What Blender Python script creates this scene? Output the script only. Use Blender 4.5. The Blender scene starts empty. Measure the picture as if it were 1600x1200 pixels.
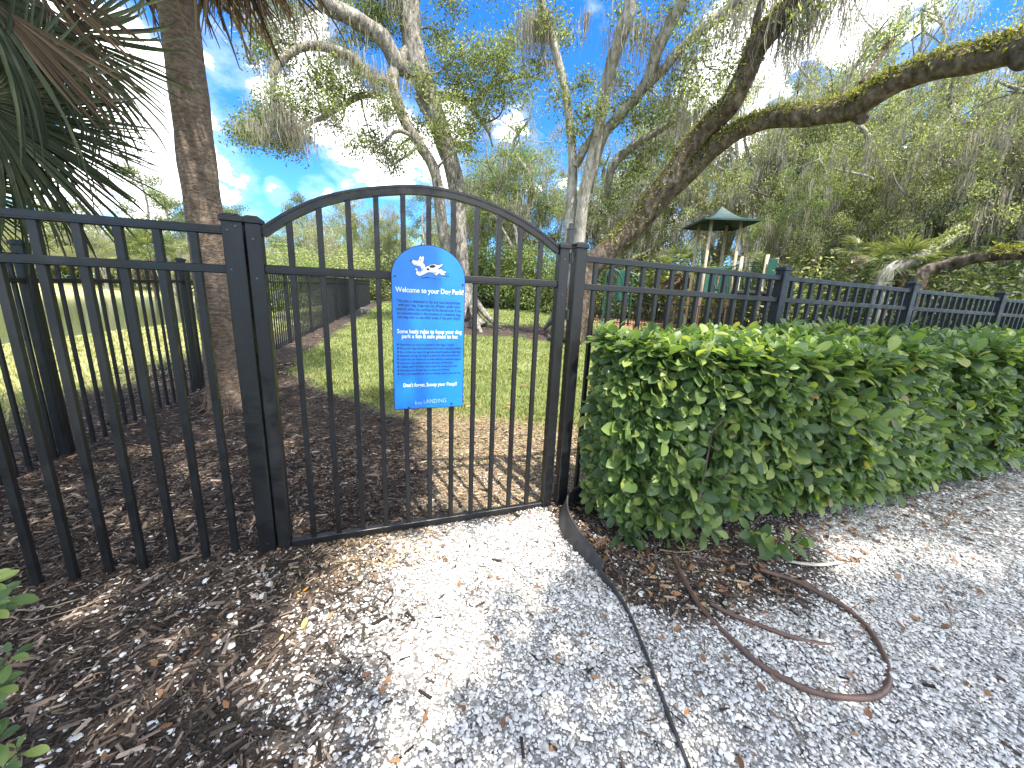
import bpy, math, random
import numpy as np
from mathutils import Vector, Matrix

# ------------------------------------------------------------------ camera
SC = bpy.context.scene
COL = SC.collection
F_PX, PITCH, ROLL, YAW = 583.8, 0.2201, 0.0454, 0.3529
CAM = np.array([-0.2575, -1.9751, 1.2563])
_cy, _sy = math.cos(YAW), math.sin(YAW)
_fw, _rt, _up = np.array([_sy, _cy, 0.]), np.array([_cy, -_sy, 0.]), np.array([0., 0., 1.])
_cp, _sp = math.cos(PITCH), math.sin(PITCH)
FWD = _fw * _cp - _up * _sp
_u2 = _up * _cp + _fw * _sp
_cr, _sr = math.cos(ROLL), math.sin(ROLL)
RGT = _rt * _cr + _u2 * _sr
UPV = _u2 * _cr - _rt * _sr
cam_data = bpy.data.cameras.new('camera')
cam_data.sensor_width = 36.0
cam_data.lens = 36.0 * F_PX / 1600.0
cam_data.clip_start = 0.02
cam_data.clip_end = 3000.0
cam = bpy.data.objects.new('camera', cam_data)
COL.objects.link(cam)
M = Matrix(((RGT[0], UPV[0], -FWD[0], CAM[0]), (RGT[1], UPV[1], -FWD[1], CAM[1]),
            (RGT[2], UPV[2], -FWD[2], CAM[2]), (0, 0, 0, 1)))
cam.matrix_world = M
SC.camera = cam

# ------------------------------------------------------------------ light
SUNDIR = np.array([0.13, -0.75, 1.53]); SUNDIR = SUNDIR / np.linalg.norm(SUNDIR)
SUN_EL = math.asin(SUNDIR[2]); SUN_AZ = math.atan2(SUNDIR[0], SUNDIR[1])
sun_data = bpy.data.lights.new('sun', 'SUN')
sun_data.energy = 2.4
sun_data.angle = math.radians(0.53)
sun_data.color = (1.0, 0.94, 0.84)
sun = bpy.data.objects.new('sun', sun_data)
COL.objects.link(sun)
sun.rotation_euler = Vector(SUNDIR).to_track_quat('Z', 'Y').to_euler()
sun.location = (2, -12, 25)
SC.view_settings.view_transform = 'Standard'
SC.view_settings.look = 'None'
SC.view_settings.gamma = 1.0
SC.view_settings.use_curve_mapping = False
SC.view_settings.exposure = 2.1
SKY_STRENGTH = 0.125


def ray(px, py):
    return FWD + RGT * (px - 800) / F_PX - UPV * (py - 600) / F_PX


def at(px, py, D):
    """point at horizontal distance D from the camera position"""
    d = ray(px, py)
    return CAM + d * (D / math.hypot(d[0], d[1]))


def project(P):
    X = np.asarray(P) - CAM
    c = X @ FWD
    c = np.where(np.abs(c) < 1e-6, 1e-6, c)
    return 800 + F_PX * (X @ RGT) / c, 600 - F_PX * (X @ UPV) / c, c


# ------------------------------------------------------------------ world: sky with cumulus clouds
world = bpy.data.worlds.new('World'); SC.world = world
world.use_nodes = True
nt = world.node_tree; N = nt.nodes; L = nt.links
N.clear()


def mth(nt, op, a, b=None, clamp=False):
    n = nt.nodes.new('ShaderNodeMath'); n.operation = op; n.use_clamp = clamp
    for i, v in enumerate((a, b)):
        if v is None: continue
        if hasattr(v, 'links'): nt.links.new(v, n.inputs[i])
        else: n.inputs[i].default_value = v
    return n.outputs[0]


def smooth(nt, v, lo, hi, a=0.0, b=1.0):
    n = nt.nodes.new('ShaderNodeMapRange'); n.interpolation_type = 'SMOOTHSTEP'
    nt.links.new(v, n.inputs[0])
    n.inputs[1].default_value = lo; n.inputs[2].default_value = hi
    n.inputs[3].default_value = a; n.inputs[4].default_value = b
    return n.outputs[0]


sky = N.new('ShaderNodeTexSky'); sky.sky_type = 'NISHITA'; sky.sun_disc = False
sky.sun_elevation = SUN_EL; sky.sun_rotation = SUN_AZ
sky.air_density = 1.0; sky.dust_density = 0.3; sky.ozone_density = 3.0
hsv = N.new('ShaderNodeHueSaturation'); L.new(sky.outputs[0], hsv.inputs['Color'])
hsv.inputs['Saturation'].default_value = 1.32; hsv.inputs['Value'].default_value = .66
tc = N.new('ShaderNodeTexCoord')
nz = N.new('ShaderNodeTexNoise'); nz.inputs['Scale'].default_value = 7.0
nz.inputs['Detail'].default_value = 9.0; nz.inputs['Roughness'].default_value = 0.58
mp = N.new('ShaderNodeMapping'); mp.inputs['Scale'].default_value = (1, 1, 1.7)
L.new(tc.outputs['Generated'], mp.inputs[0]); L.new(mp.outputs[0], nz.inputs['Vector'])
nz2 = N.new('ShaderNodeTexNoise'); nz2.inputs['Scale'].default_value = 2.2
nz2.inputs['Detail'].default_value = 4.0
L.new(tc.outputs['Generated'], nz2.inputs['Vector'])
# cumulus banks in view: (direction through, angular radius)
banks = [((150, 190), 14, .9), ((230, 270), 12, 1), ((335, 275), 6, .95), ((60, 260), 12, .9), ((350, 85), 5, .4),
         ((436, 302), 2.6, .9), ((492, 300), 3.6, .9), ((545, 305), 3, .5), ((600, 230), 8, 1), ((660, 265), 7, 1),
         ((530, 190), 9, .9), ((470, 120), 8, .8), ((700, 200), 5, .7), ((790, 190), 4, .6), ((1200, 50), 12, 1.1),
         ((1330, 10), 12, 1), ((1150, 150), 10, .9), ((1250, 300), 10, .9), ((1000, 330), 9, .8), ((950, 130), 3, .35),
         ((1480, 300), 10, .8), ((1560, 120), 6, .4), ((850, 300), 6, .7), ((365, 310), 5, .8), ((130, 130), 9, .8)]
behind = [((0, 0, 1), 34, 1.5), ((.2, -.9, .5), 38, 1.5), ((.9, -.3, .5), 26, 1.4), ((-.9, -.4, .4), 26, 1.4), ((.5, -.4, .9), 24, 1.4), ((-.4, -.5, .8), 24, 1.4)]  # unseen bright cloud added overhead and behind the camera to lift the shade
acc = None
for q_, rad, amp in banks + behind:
    d = ray(*q_) if len(q_) == 2 else np.array(q_, float)
    d = d / np.linalg.norm(d)
    dp = N.new('ShaderNodeVectorMath'); dp.operation = 'DOT_PRODUCT'
    L.new(tc.outputs['Generated'], dp.inputs[0]); dp.inputs[1].default_value = tuple(d)
    m = smooth(nt, dp.outputs['Value'], math.cos(math.radians(rad * .95)), math.cos(math.radians(rad * .25)), 0.0, amp)
    acc = m if acc is None else mth(nt, 'MAXIMUM', acc, m)
t = mth(nt, 'MULTIPLY', nz.outputs['Fac'], 2.5)
t = mth(nt, 'ADD', t, mth(nt, 'MULTIPLY', nz2.outputs['Fac'], 0.3))
t = mth(nt, 'ADD', t, mth(nt, 'MULTIPLY', acc, 0.74))
dens = smooth(nt, t, 1.92, 2.04)
wisp = smooth(nt, t, 1.55, 1.98, 0, .12)
dens = mth(nt, 'MAXIMUM', dens, wisp)
shade = smooth(nt, nz.outputs['Fac'], 0.35, 0.75)
ccol = N.new('ShaderNodeMixRGB'); L.new(shade, ccol.inputs[0])
ccol.inputs[1].default_value = (5.4, 5.6, 5.9, 1); ccol.inputs[2].default_value = (8.5, 8.4, 8.2, 1)
mix = N.new('ShaderNodeMixRGB'); L.new(dens, mix.inputs[0]); tint = N.new('ShaderNodeMixRGB'); tint.blend_type = 'MULTIPLY'; tint.inputs[0].default_value = 1; tint.inputs[2].default_value = (.58, .84, 1.08, 1); L.new(hsv.outputs[0], tint.inputs[1]); L.new(tint.outputs[0], mix.inputs[1]); L.new(ccol.outputs[0], mix.inputs[2])
bg = N.new('ShaderNodeBackground'); L.new(mix.outputs[0], bg.inputs[0]); bg.inputs[1].default_value = SKY_STRENGTH
out = N.new('ShaderNodeOutputWorld'); L.new(bg.outputs[0], out.inputs[0])

# ------------------------------------------------------------------ helpers
rng = np.random.default_rng(11)
random.seed(5)
ORI = {}


def sstep(a, b, x):
    t = np.clip((np.asarray(x, float) - a) / (b - a), 0, 1)
    return t * t * (3 - 2 * t)


def wob(x, y, s=1.0, k=0):
    """smooth pseudo noise in about [-1, 1]"""
    x = np.asarray(x) * s; y = np.asarray(y) * s
    return (np.sin(x * 1.7 + y * 2.3 + k) + np.sin(x * 3.9 - y * 2.1 + 1.7 * k + 1) * .7 + np.sin(x * 6.3 + y * 7.7 + k * 2.3 + 2) * .45
            + np.sin(-x * 11.1 + y * 9.3 + k * 3.1 + 4) * .3) / 2.2


def zg(x, y):
    """height of the ground"""
    x = np.asarray(x, float); y = np.asarray(y, float)
    main = .03 * np.clip(y - .3, 0, 40) + .0104 * np.clip(x, -4, 8) - .015 - .03 * sstep(-1.0, -.6, x)
    a = (-2.56 + .085 * y) - x
    zl = np.interp(a, [0, 7, 8.5, 31, 34, 60, 80, 300], [0, -.30, -.65, -.65, -.25, 1.9, 2.2, 2.5])
    s = sstep(0.3, 7, a)
    return main * (1 - s) + zl * s


def G(px, py, dz=0.0):
    """the ground point seen along that ray"""
    z = 0.0
    d = ray(px, py)
    for i in range(60):
        p = CAM + d * ((z - CAM[2]) / d[2])
        z = .5 * z + .5 * float(zg(p[0], p[1]))
    p[2] = float(zg(p[0], p[1])) + dz
    return p


def make_mesh(name, V, Fs, mats, smooth_=False, midx=None):
    if not isinstance(Fs, (list, tuple)): Fs = [Fs]
    Fs = [np.asarray(f, dtype=np.int64) for f in Fs if len(f)]
    me = bpy.data.meshes.new(name)
    V = np.asarray(V, dtype=np.float32)
    me.vertices.add(len(V)); me.vertices.foreach_set('co', V.ravel())
    li = np.concatenate([f.ravel() for f in Fs]).astype(np.int32)
    lt = np.concatenate([np.full(len(f), f.shape[1]) for f in Fs]).astype(np.int32)
    ls = np.concatenate([[0], np.cumsum(lt)[:-1]]).astype(np.int32)
    me.loops.add(len(li)); me.loops.foreach_set('vertex_index', li)
    me.polygons.add(len(lt)); me.polygons.foreach_set('loop_start', ls)
    try: me.polygons.foreach_set('loop_total', lt)
    except Exception: pass
    if not isinstance(mats, (list, tuple)): mats = [mats]
    for m in mats: me.materials.append(m)
    if midx is not None: me.polygons.foreach_set('material_index', np.asarray(midx, dtype=np.int32))
    me.polygons.foreach_set('use_smooth', np.full(len(lt), bool(smooth_)))
    me.update(calc_edges=True)
    return me


class MB:
    """collects shapes into one mesh"""
    def __init__(s): s.V = []; s.F = {}; s.n = 0
    def add(s, V, Fs):
        if not isinstance(Fs, (list, tuple)): Fs = [Fs]
        for f in Fs:
            f = np.asarray(f)
            if len(f): s.F.setdefault(f.shape[1], []).append(f + s.n)
        s.V.append(np.asarray(V, float)); s.n += len(V)
        return s
    def get(s):
        return np.concatenate(s.V), [np.concatenate(v) for v in s.F.values()]


def link(name, me, parent=None, loc=None):
    o = bpy.data.objects.new(name, me); COL.objects.link(o)
    if parent is not None: o.parent = parent
    if loc is not None: o.location = tuple(map(float, loc))
    return o


def tag(o, label=None, cat=None, group=None, kind=None):
    if label: o['label'] = label
    if cat: o['category'] = cat
    if group: o['group'] = group
    if kind: o['kind'] = kind
    return o


def thing(name, label, cat, loc=(0, 0, 0), group=None):
    o = bpy.data.objects.new(name, None); COL.objects.link(o)
    o.empty_display_size = .1
    o.location = tuple(map(float, loc)); tag(o, label, cat, group)
    ORI[o.name] = np.array(loc, float)
    return o


def part(name, shape, mat, parent, smooth_=False, label=None):
    """mesh given in world coordinates, hung under its thing"""
    V, Fs = shape.get() if isinstance(shape, MB) else shape
    o0 = ORI[parent.name]
    o = link(name, make_mesh(name, np.asarray(V) - o0, Fs, mat, smooth_), parent)
    ORI[o.name] = o0
    if label: o['label'] = label
    return o


def solo(name, shape, mat, label=None, cat=None, group=None, kind=None, smooth_=False, midx=None):
    V, Fs = shape.get() if isinstance(shape, MB) else shape
    V = np.asarray(V, float)
    o0 = np.array([V[:, 0].mean(), V[:, 1].mean(), V[:, 2].min()])
    o = link(name, make_mesh(name, V - o0, Fs, mat, smooth_, midx), None, o0)
    ORI[o.name] = o0
    return tag(o, label, cat, group, kind)


def cbox(c, s, b=.002, R=None):
    """chamfered box"""
    c = np.array(c, float); h = np.array(s, float) / 2
    b = min(b, h.min() * .45)
    V = np.zeros((24, 3)); idx = {}
    n = 0
    for i in (0, 1):
        for j in (0, 1):
            for k in (0, 1):
                sg = np.array([i, j, k]) * 2 - 1
                for a in range(3):
                    e = h - b; e[a] = h[a]
                    V[n] = sg * e; idx[(i, j, k, a)] = n; n += 1
    Q, T = [], []
    for a in range(3):
        o1, o2 = [q for q in range(3) if q != a]
        for sd in (0, 1):
            f = []
            for (u, v) in ((0, 0), (1, 0), (1, 1), (0, 1)):
                k = [0, 0, 0]; k[a] = sd; k[o1] = u; k[o2] = v
                f.append(idx[(*k, a)])
            Q.append(f)
        for u in (0, 1):
            for v in (0, 1):
                f = []
                for (w, ax) in ((0, o1), (0, o2), (1, o2), (1, o1)):
                    k = [0, 0, 0]; k[a] = w; k[o1] = u; k[o2] = v
                    f.append(idx[(*k, ax)])
                Q.append(f)
    for i in (0, 1):
        for j in (0, 1):
            for k in (0, 1):
                T.append([idx[(i, j, k, a)] for a in range(3)])
    def fix(fs):
        r = []
        for f in fs:
            p = V[f]; nn = np.cross(p[1] - p[0], p[2] - p[0])
            r.append(f if nn @ p.mean(0) > 0 else f[::-1])
        return np.array(r)
    Q, T = fix(Q), fix(T)
    if R is not None: V = V @ np.asarray(R).T
    return V + c, [Q, T]


def bar(a, b, w, h, bev=.002, up=(0, 0, 1)):
    """box running from a to b, w wide and h high"""
    a = np.array(a, float); b = np.array(b, float)
    d = b - a; Ln = np.linalg.norm(d); d = d / Ln
    s = np.cross(up, d)
    if np.linalg.norm(s) < 1e-4: s = np.array([1., 0, 0])
    s = s / np.linalg.norm(s); u = np.cross(d, s)
    R = np.stack([d, s, u], 1)
    return cbox((a + b) / 2, (Ln, w, h), bev, R)


def frames(P):
    P = np.asarray(P, float)
    T = np.gradient(P, axis=0); T /= np.linalg.norm(T, axis=1)[:, None] + 1e-9
    n0 = np.cross(T[0], [0, 0, 1.])
    if np.linalg.norm(n0) < .1: n0 = np.cross(T[0], [0, 1., 0])
    Ns = [n0 / np.linalg.norm(n0)]
    for i in range(1, len(P)):
        v = Ns[-1] - T[i] * (Ns[-1] @ T[i])
        Ns.append(v / (np.linalg.norm(v) + 1e-9))
    Ns = np.array(Ns)
    return T, Ns, np.cross(T, Ns)


def tube(P, R, k=10, rough=0.0, cap=True, seed=0):
    P = np.asarray(P, float); n = len(P); R = np.broadcast_to(np.asarray(R, float), (n,))
    T, A, B = frames(P)
    th = np.arange(k) * 2 * np.pi / k
    s = np.concatenate([[0], np.cumsum(np.linalg.norm(np.diff(P, axis=0), axis=1))])
    rr = R[:, None] * np.ones((1, k))
    if rough:
        q = s[:, None] / max(R.mean(), .01)
        rr = rr * (1 + rough * (np.sin(3 * th[None] + q * .7 + seed) * .5 + np.sin(5 * th[None] - q * 1.1 + seed * 2) * .35 + np.sin(2 * th[None] + q * 2.1 + seed * 3) * .4
                                + np.sin(q * 1.6 + seed) * .5))
    V = P[:, None] + rr[..., None] * (np.cos(th)[None, :, None] * A[:, None] + np.sin(th)[None, :, None] * B[:, None])
    V = V.reshape(-1, 3)
    i = np.arange(n - 1)[:, None] * k; j = np.arange(k)[None]
    j2 = (j + 1) % k
    Q = np.stack([i + j, i + j2, i + k + j2, i + k + j], -1).reshape(-1, 4)[:, ::-1]
    Fs = [Q]
    if cap:
        V = np.concatenate([V, P[:1], P[-1:]])
        c0, c1 = n * k, n * k + 1
        e = (n - 1) * k
        Fs.append(np.concatenate([np.array([[c0, (q + 1) % k, q] for q in range(k)])[:, ::-1], np.array([[c1, e + q, e + (q + 1) % k] for q in range(k)])[:, ::-1]]))
    return V, Fs


def spline(P, n=24):
    """Catmull-Rom through the rows of P (any width)"""
    P = np.asarray(P, float)
    if len(P) == 2:
        t = np.linspace(0, 1, n)[:, None]; return P[0] * (1 - t) + P[1] * t
    E = np.concatenate([[2 * P[0] - P[1]], P, [2 * P[-1] - P[-2]]])
    out = []
    m = len(P) - 1
    for u in np.linspace(0, m - 1e-9, n):
        i = int(u); f = u - i
        a, b, c, d = E[i], E[i + 1], E[i + 2], E[i + 3]
        out.append(.5 * (2 * b + (c - a) * f + (2 * a - 5 * b + 4 * c - d) * f * f + (3 * b - a - 3 * c + d) * f ** 3))
    return np.array(out)


def unit(v):
    return v / (np.linalg.norm(v, axis=-1, keepdims=True) + 1e-9)


def basis(X, Nn):
    """frames with first axis X and third axis close to Nn"""
    X = unit(X); Y = unit(np.cross(Nn, X)); Z = np.cross(X, Y)
    return X, Y, Z


def scatter(TV, TF, pos, X, Y, Z, s):
    """many copies of a template merged into one mesh"""
    TV = np.asarray(TV, float); n = len(pos); k = len(TV)
    s = np.broadcast_to(np.asarray(s, float), (n,))
    V = pos[:, None] + s[:, None, None] * (TV[None, :, 0:1] * X[:, None] + TV[None, :, 1:2] * Y[:, None] + TV[None, :, 2:3] * Z[:, None])
    Fs = [(np.asarray(f)[None] + (np.arange(n) * k)[:, None, None]).reshape(-1, np.asarray(f).shape[1]) for f in (TF if isinstance(TF, list) else [TF])]
    return V.reshape(-1, 3), Fs


def rdir(n, up=0.0):
    v = rng.normal(size=(n, 3)); v[:, 2] += up
    return unit(v)


# ------------------------------------------------------------------ materials
def newmat(name):
    m = bpy.data.materials.new(name); m.use_nodes = True
    nt = m.node_tree
    return m, nt, nt.nodes['Principled BSDF']


def ramp(nt, fac, stops):
    n = nt.nodes.new('ShaderNodeValToRGB'); e = n.color_ramp.elements
    while len(e) < len(stops): e.new(.5)
    for q, (p, c) in zip(e, stops): q.position = p; q.color = (*c, 1)
    nt.links.new(fac, n.inputs[0]); return n.outputs[0]


def noise(nt, scale, detail=4, rough=.5, vec=None):
    n = nt.nodes.new('ShaderNodeTexNoise'); n.inputs['Scale'].default_value = scale
    n.inputs['Detail'].default_value = detail; n.inputs['Roughness'].default_value = rough
    if vec is not None: nt.links.new(vec, n.inputs['Vector'])
    return n.outputs['Fac']


def objco(nt, scale=(1, 1, 1)):
    t = nt.nodes.new('ShaderNodeTexCoord'); m = nt.nodes.new('ShaderNodeMapping')
    m.inputs['Scale'].default_value = scale
    nt.links.new(t.outputs['Object'], m.inputs[0]); return m.outputs[0]


def bump(nt, h, bsdf, strength=.5, dist=.01):
    b = nt.nodes.new('ShaderNodeBump'); b.inputs['Strength'].default_value = strength; b.inputs['Distance'].default_value = dist
    nt.links.new(h, b.inputs['Height']); nt.links.new(b.outputs[0], bsdf.inputs['Normal'])


def plain(name, col, rough=.6, metal=0.0, var=.15, scale=30, bumpy=0.0):
    m, nt, b = newmat(name)
    f = noise(nt, scale, 5, .6, objco(nt))
    c0 = tuple(c * (1 - var) for c in col); c1 = tuple(min(1, c * (1 + var)) for c in col)
    nt.links.new(ramp(nt, f, [(.3, c0), (.7, c1)]), b.inputs['Base Color'])
    b.inputs['Roughness'].default_value = rough; b.inputs['Metallic'].default_value = metal
    if bumpy: bump(nt, f, b, bumpy, .004)
    return m


def island(nt):
    g = nt.nodes.new('ShaderNodeNewGeometry'); return g.outputs['Random Per Island']


def leafy(name, stops, transl=.35, tcol=None, rough=.5, spec=.4):
    m, nt, b = newmat(name)
    c = ramp(nt, island(nt), stops)
    nt.links.new(c, b.inputs['Base Color']); b.inputs['Roughness'].default_value = rough
    b.inputs['Specular IOR Level'].default_value = spec
    tr = nt.nodes.new('ShaderNodeBsdfTranslucent')
    mx = nt.nodes.new('ShaderNodeMixRGB'); mx.blend_type = 'MULTIPLY'; mx.inputs[0].default_value = 1
    nt.links.new(c, mx.inputs[1]); mx.inputs[2].default_value = (*(tcol or (1.6, 1.7, .7)), 1)
    nt.links.new(mx.outputs[0], tr.inputs[0])
    ms = nt.nodes.new('ShaderNodeMixShader'); ms.inputs[0].default_value = transl
    nt.links.new(b.outputs[0], ms.inputs[1]); nt.links.new(tr.outputs[0], ms.inputs[2])
    nt.links.new(ms.outputs[0], nt.nodes['Material Output'].inputs[0])
    return m


def varied(name, stops, rough=.8, bumpy=0):
    m, nt, b = newmat(name)
    nt.links.new(ramp(nt, island(nt), stops), b.inputs['Base Color']); b.inputs['Roughness'].default_value = rough
    b.inputs['Specular IOR Level'].default_value = .25
    if bumpy: bump(nt, noise(nt, 120, 3, .6, objco(nt)), b, bumpy, .003)
    return m


def bark(name, dark, mid, pale, sc=9, stretch=.25, ring=False):
    m, nt, b = newmat(name)
    v = objco(nt, (1, 1, stretch))
    f = noise(nt, sc, 9, .62, v)
    f2 = noise(nt, 1.7, 4, .6, objco(nt))
    c = ramp(nt, f, [(.32, dark), (.5, mid), (.68, pale)])
    mx = nt.nodes.new('ShaderNodeMixRGB'); mx.blend_type = 'MULTIPLY'; mx.inputs[0].default_value = .6
    nt.links.new(c, mx.inputs[1]); nt.links.new(ramp(nt, f2, [(.35, (.55, .52, .48)), (.65, (1.15, 1.15, 1.1))]), mx.inputs[2])
    nt.links.new(mx.outputs[0], b.inputs['Base Color']); b.inputs['Roughness'].default_value = .9
    b.inputs['Specular IOR Level'].default_value = .2
    vo = nt.nodes.new('ShaderNodeTexVoronoi'); vo.inputs['Scale'].default_value = sc * 2.2
    nt.links.new(v, vo.inputs['Vector'])
    h = mth(nt, 'ADD', f, mth(nt, 'MULTIPLY', vo.outputs['Distance'], .7))
    if ring:
        w = nt.nodes.new('ShaderNodeTexWave'); w.wave_type = 'BANDS'; w.bands_direction = 'Z'
        w.inputs['Scale'].default_value = 6; w.inputs['Distortion'].default_value = 4; w.inputs['Detail'].default_value = 4
        w.inputs['Detail Scale'].default_value = 3
        nt.links.new(objco(nt), w.inputs['Vector'])
        h = mth(nt, 'ADD', h, mth(nt, 'MULTIPLY', w.outputs['Fac'], .25))
    bump(nt, h, b, .45 if ring else .9, .02 if ring else .03)
    return m


MT = {}
MT['black_metal'] = plain('black_powder_coated_metal', (.009, .0095, .0105), .42, 0, .25, 60)
m, nt, b = newmat('black_powder_coated_metal'); MT['black_metal'] = m
_o = objco(nt)
_c = ramp(nt, noise(nt, 60, 5, .6, _o), [(.3, (.0075, .008, .009)), (.7, (.0115, .012, .0135))])
_d = smooth(nt, noise(nt, 9, 10, .8, _o), .6, .78, 0, .35)
_dm = nt.nodes.new('ShaderNodeMixRGB'); nt.links.new(_d, _dm.inputs[0]); nt.links.new(_c, _dm.inputs[1]); _dm.inputs[2].default_value = (.05, .046, .04, 1)
nt.links.new(_dm.outputs[0], b.inputs['Base Color'])
nt.links.new(smooth(nt, noise(nt, 14, 8, .7, _o), .3, .7, .3, .6), b.inputs['Roughness'])
MT['dark_steel'] = plain('dark_steel_hardware', (.05, .052, .055), .4, .6, .3, 80)
MT['screw'] = plain('screw_metal', (.12, .12, .12), .35, .8, .2, 90)
MT['bark_oak'] = bark('grey_oak_bark', (.08, .068, .058), (.24, .22, .195), (.44, .42, .385), 10, .35)
MT['bark_pale'] = bark('pale_bark', (.14, .125, .11), (.33, .31, .28), (.5, .48, .44), 8, .3)
MT['bark_limb'] = bark('brown_limb_bark', (.035, .026, .02), (.11, .085, .066), (.22, .185, .155), 8, .6)
MT['bark_palm'] = bark('brown_palm_trunk', (.085, .062, .048), (.17, .128, .10), (.27, .215, .17), 22, 2.2, True)
MT['oak_leaf'] = leafy('oak_leaves', [(0, (.07, .09, .048)), (.4, (.14, .17, .08)), (.75, (.23, .26, .125)), (1, (.42, .43, .25))], .48)
MT['oak_leaf_pale'] = leafy('pale_oak_leaves', [(0, (.08, .12, .045)), (.4, (.15, .20, .075)), (.75, (.23, .28, .11)), (1, (.36, .38, .19))], .45)
MT['wood_leaf'] = leafy('woodland_leaves', [(0, (.09, .12, .055)), (.35, (.19, .22, .10)), (.7, (.31, .33, .165)), (1, (.54, .53, .35))], .5)
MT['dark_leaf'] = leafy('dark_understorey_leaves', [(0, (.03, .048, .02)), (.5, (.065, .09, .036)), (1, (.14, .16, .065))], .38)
MT['pine_leaf'] = leafy('pine_needles', [(0, (.06, .09, .03)), (.5, (.12, .16, .05)), (1, (.22, .24, .08))], .35)
MT['moss'] = leafy('spanish_moss', [(0, (.20, .185, .15)), (.5, (.33, .31, .255)), (1, (.46, .43, .36))], .4, (1, .95, .85), .9, .1)
MT['fern'] = leafy('resurrection_fern', [(0, (.07, .08, .02)), (.5, (.20, .20, .045)), (1, (.42, .38, .09))], .35)
MT['hedge_leaf'] = leafy('hedge_leaves', [(0, (.065, .11, .045)), (.45, (.11, .18, .068)), (.8, (.20, .285, .085)), (.985, (.38, .43, .13)), (1, (.34, .22, .10))], .38, (1.6, 1.7, .6), .4, .45)
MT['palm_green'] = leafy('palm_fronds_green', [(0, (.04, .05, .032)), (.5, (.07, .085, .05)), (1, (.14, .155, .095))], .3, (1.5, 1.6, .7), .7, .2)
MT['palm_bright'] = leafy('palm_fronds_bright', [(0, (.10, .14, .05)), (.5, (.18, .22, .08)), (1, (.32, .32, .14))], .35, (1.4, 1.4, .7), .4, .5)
MT['palm_dead'] = leafy('palm_fronds_dead', [(0, (.09, .062, .042)), (.5, (.19, .135, .085)), (1, (.36, .27, .17))], .3, (1.2, 1, .8), .7, .2)
MT['grass'] = leafy('grass_blades', [(0, (.10, .145, .04)), (.45, (.19, .24, .07)), (.8, (.30, .32, .11)), (1, (.50, .44, .24))], .35, (1.5, 1.5, .6), .55, .3)
MT['dry_grass'] = leafy('dry_grass_blades', [(0, (.20, .24, .08)), (.5, (.36, .37, .15)), (1, (.52, .47, .27))], .35, (1.3, 1.25, .7), .6, .25)
MT['chip'] = varied('mulch_chips', [(0, (.018, .014, .012)), (.35, (.045, .034, .027)), (.7, (.105, .078, .06)), (.92, (.22, .165, .13)), (1, (.44, .35, .27))], .85, .4)
MT['tan_chip'] = varied('tan_litter', [(0, (.13, .09, .055)), (.4, (.25, .18, .11)), (.8, (.38, .29, .17)), (1, (.5, .42, .28))], .85)
MT['shell'] = varied('white_shells', [(0, (.28, .26, .24)), (.12, (.46, .44, .41)), (.35, (.62, .60, .57)), (.75, (.74, .73, .71)), (1, (.84, .83, .82))], .55)
MT['litter'] = varied('brown_litter', [(0, (.10, .05, .026)), (.5, (.23, .12, .06)), (1, (.40, .22, .11))], .6)
MT['hose'] = plain('brown_pipe', (.13, .075, .058), .45, 0, .25, 25, .1)
MT['edging'] = plain('black_edging', (.045, .042, .04), .6, 0, .5, 14, .1)
MT['strap'] = plain('bleached_strap', (.5, .47, .42), .6, 0, .2, 30)
MT['stem'] = plain('grey_stems', (.13, .10, .075), .9, 0, .4, 30)
MT['roof_green'] = plain('green_metal_roof', (.013, .045, .042), .5, 0, .3, 3)
MT['play_green'] = plain('green_painted_metal', (.01, .06, .038), .45, 0, .2, 10)
MT['play_teal'] = plain('teal_plastic', (.02, .10, .075), .45, 0, .15, 6)
MT['play_tan'] = plain('tan_posts', (.46, .38, .26), .6, 0, .12, 10)
MT['play_dark'] = plain('dark_deck', (.03, .032, .035), .6, 0, .2, 10)
MT['concrete'] = plain('pale_concrete', (.42, .40, .37), .85, 0, .2, 12, .3)
MT['table'] = plain('dark_green_table', (.02, .03, .027), .5, 0, .2, 10)
MT['sign_navy'] = plain('sign_navy_ink', (.008, .012, .055), .5, 0, .1, 40)
MT['sign_white'] = plain('sign_white_ink', (.8, .82, .85), .45, 0, .04, 40)
MT['sign_cream'] = plain('sign_cream_ink', (.76, .84, .52), .45, 0, .22, 14)
MT['sign_pale'] = plain('sign_pale_ink', (.42, .6, .85), .45, 0, .04, 40)
MT['sign_black'] = plain('sign_black_ink', (.01, .01, .012), .5, 0, .1, 40)
MT['sign_grey'] = plain('sign_grey_ink', (.5, .5, .55), .5, 0, .05, 40)
MT['sign_red'] = plain('sign_red_ink', (.3, .03, .04), .5, 0, .1, 40)
MT['sign_blue'] = plain('sign_blue_plate', (.010, .20, .72), .35, 0, .12, 5)
MT['leaf_yellow'] = plain('fallen_leaf_yellow', (.55, .6, .12), .5, 0, .2, 60)
MT['leaf_orange'] = plain('fallen_leaf_orange', (.6, .2, .03), .5, 0, .3, 60)
MT['leaf_tan'] = plain('fallen_leaf_tan', (.45, .3, .15), .6, 0, .3, 60)
MT['leaf_brown'] = plain('fallen_leaf_brown', (.2, .095, .05), .6, 0, .35, 60)
MT['leaf_pale'] = plain('fallen_leaf_pale', (.4, .46, .3), .5, 0, .2, 60)
MT['twig'] = plain('dry_twig', (.26, .2, .14), .85, 0, .4, 40)

# water
m, nt, b = newmat('pond_water'); MT['water'] = m
b.inputs['Base Color'].default_value = (.085, .10, .045, 1); b.inputs['Roughness'].default_value = .06
bump(nt, noise(nt, 1.3, 4, .5, objco(nt, (1, 2.5, 1))), b, .15, .05)

# ground sheet: earth, mulch, shell and turf by where they lie
m, nt, b = newmat('ground_soil_and_turf'); MT['ground'] = m


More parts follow.
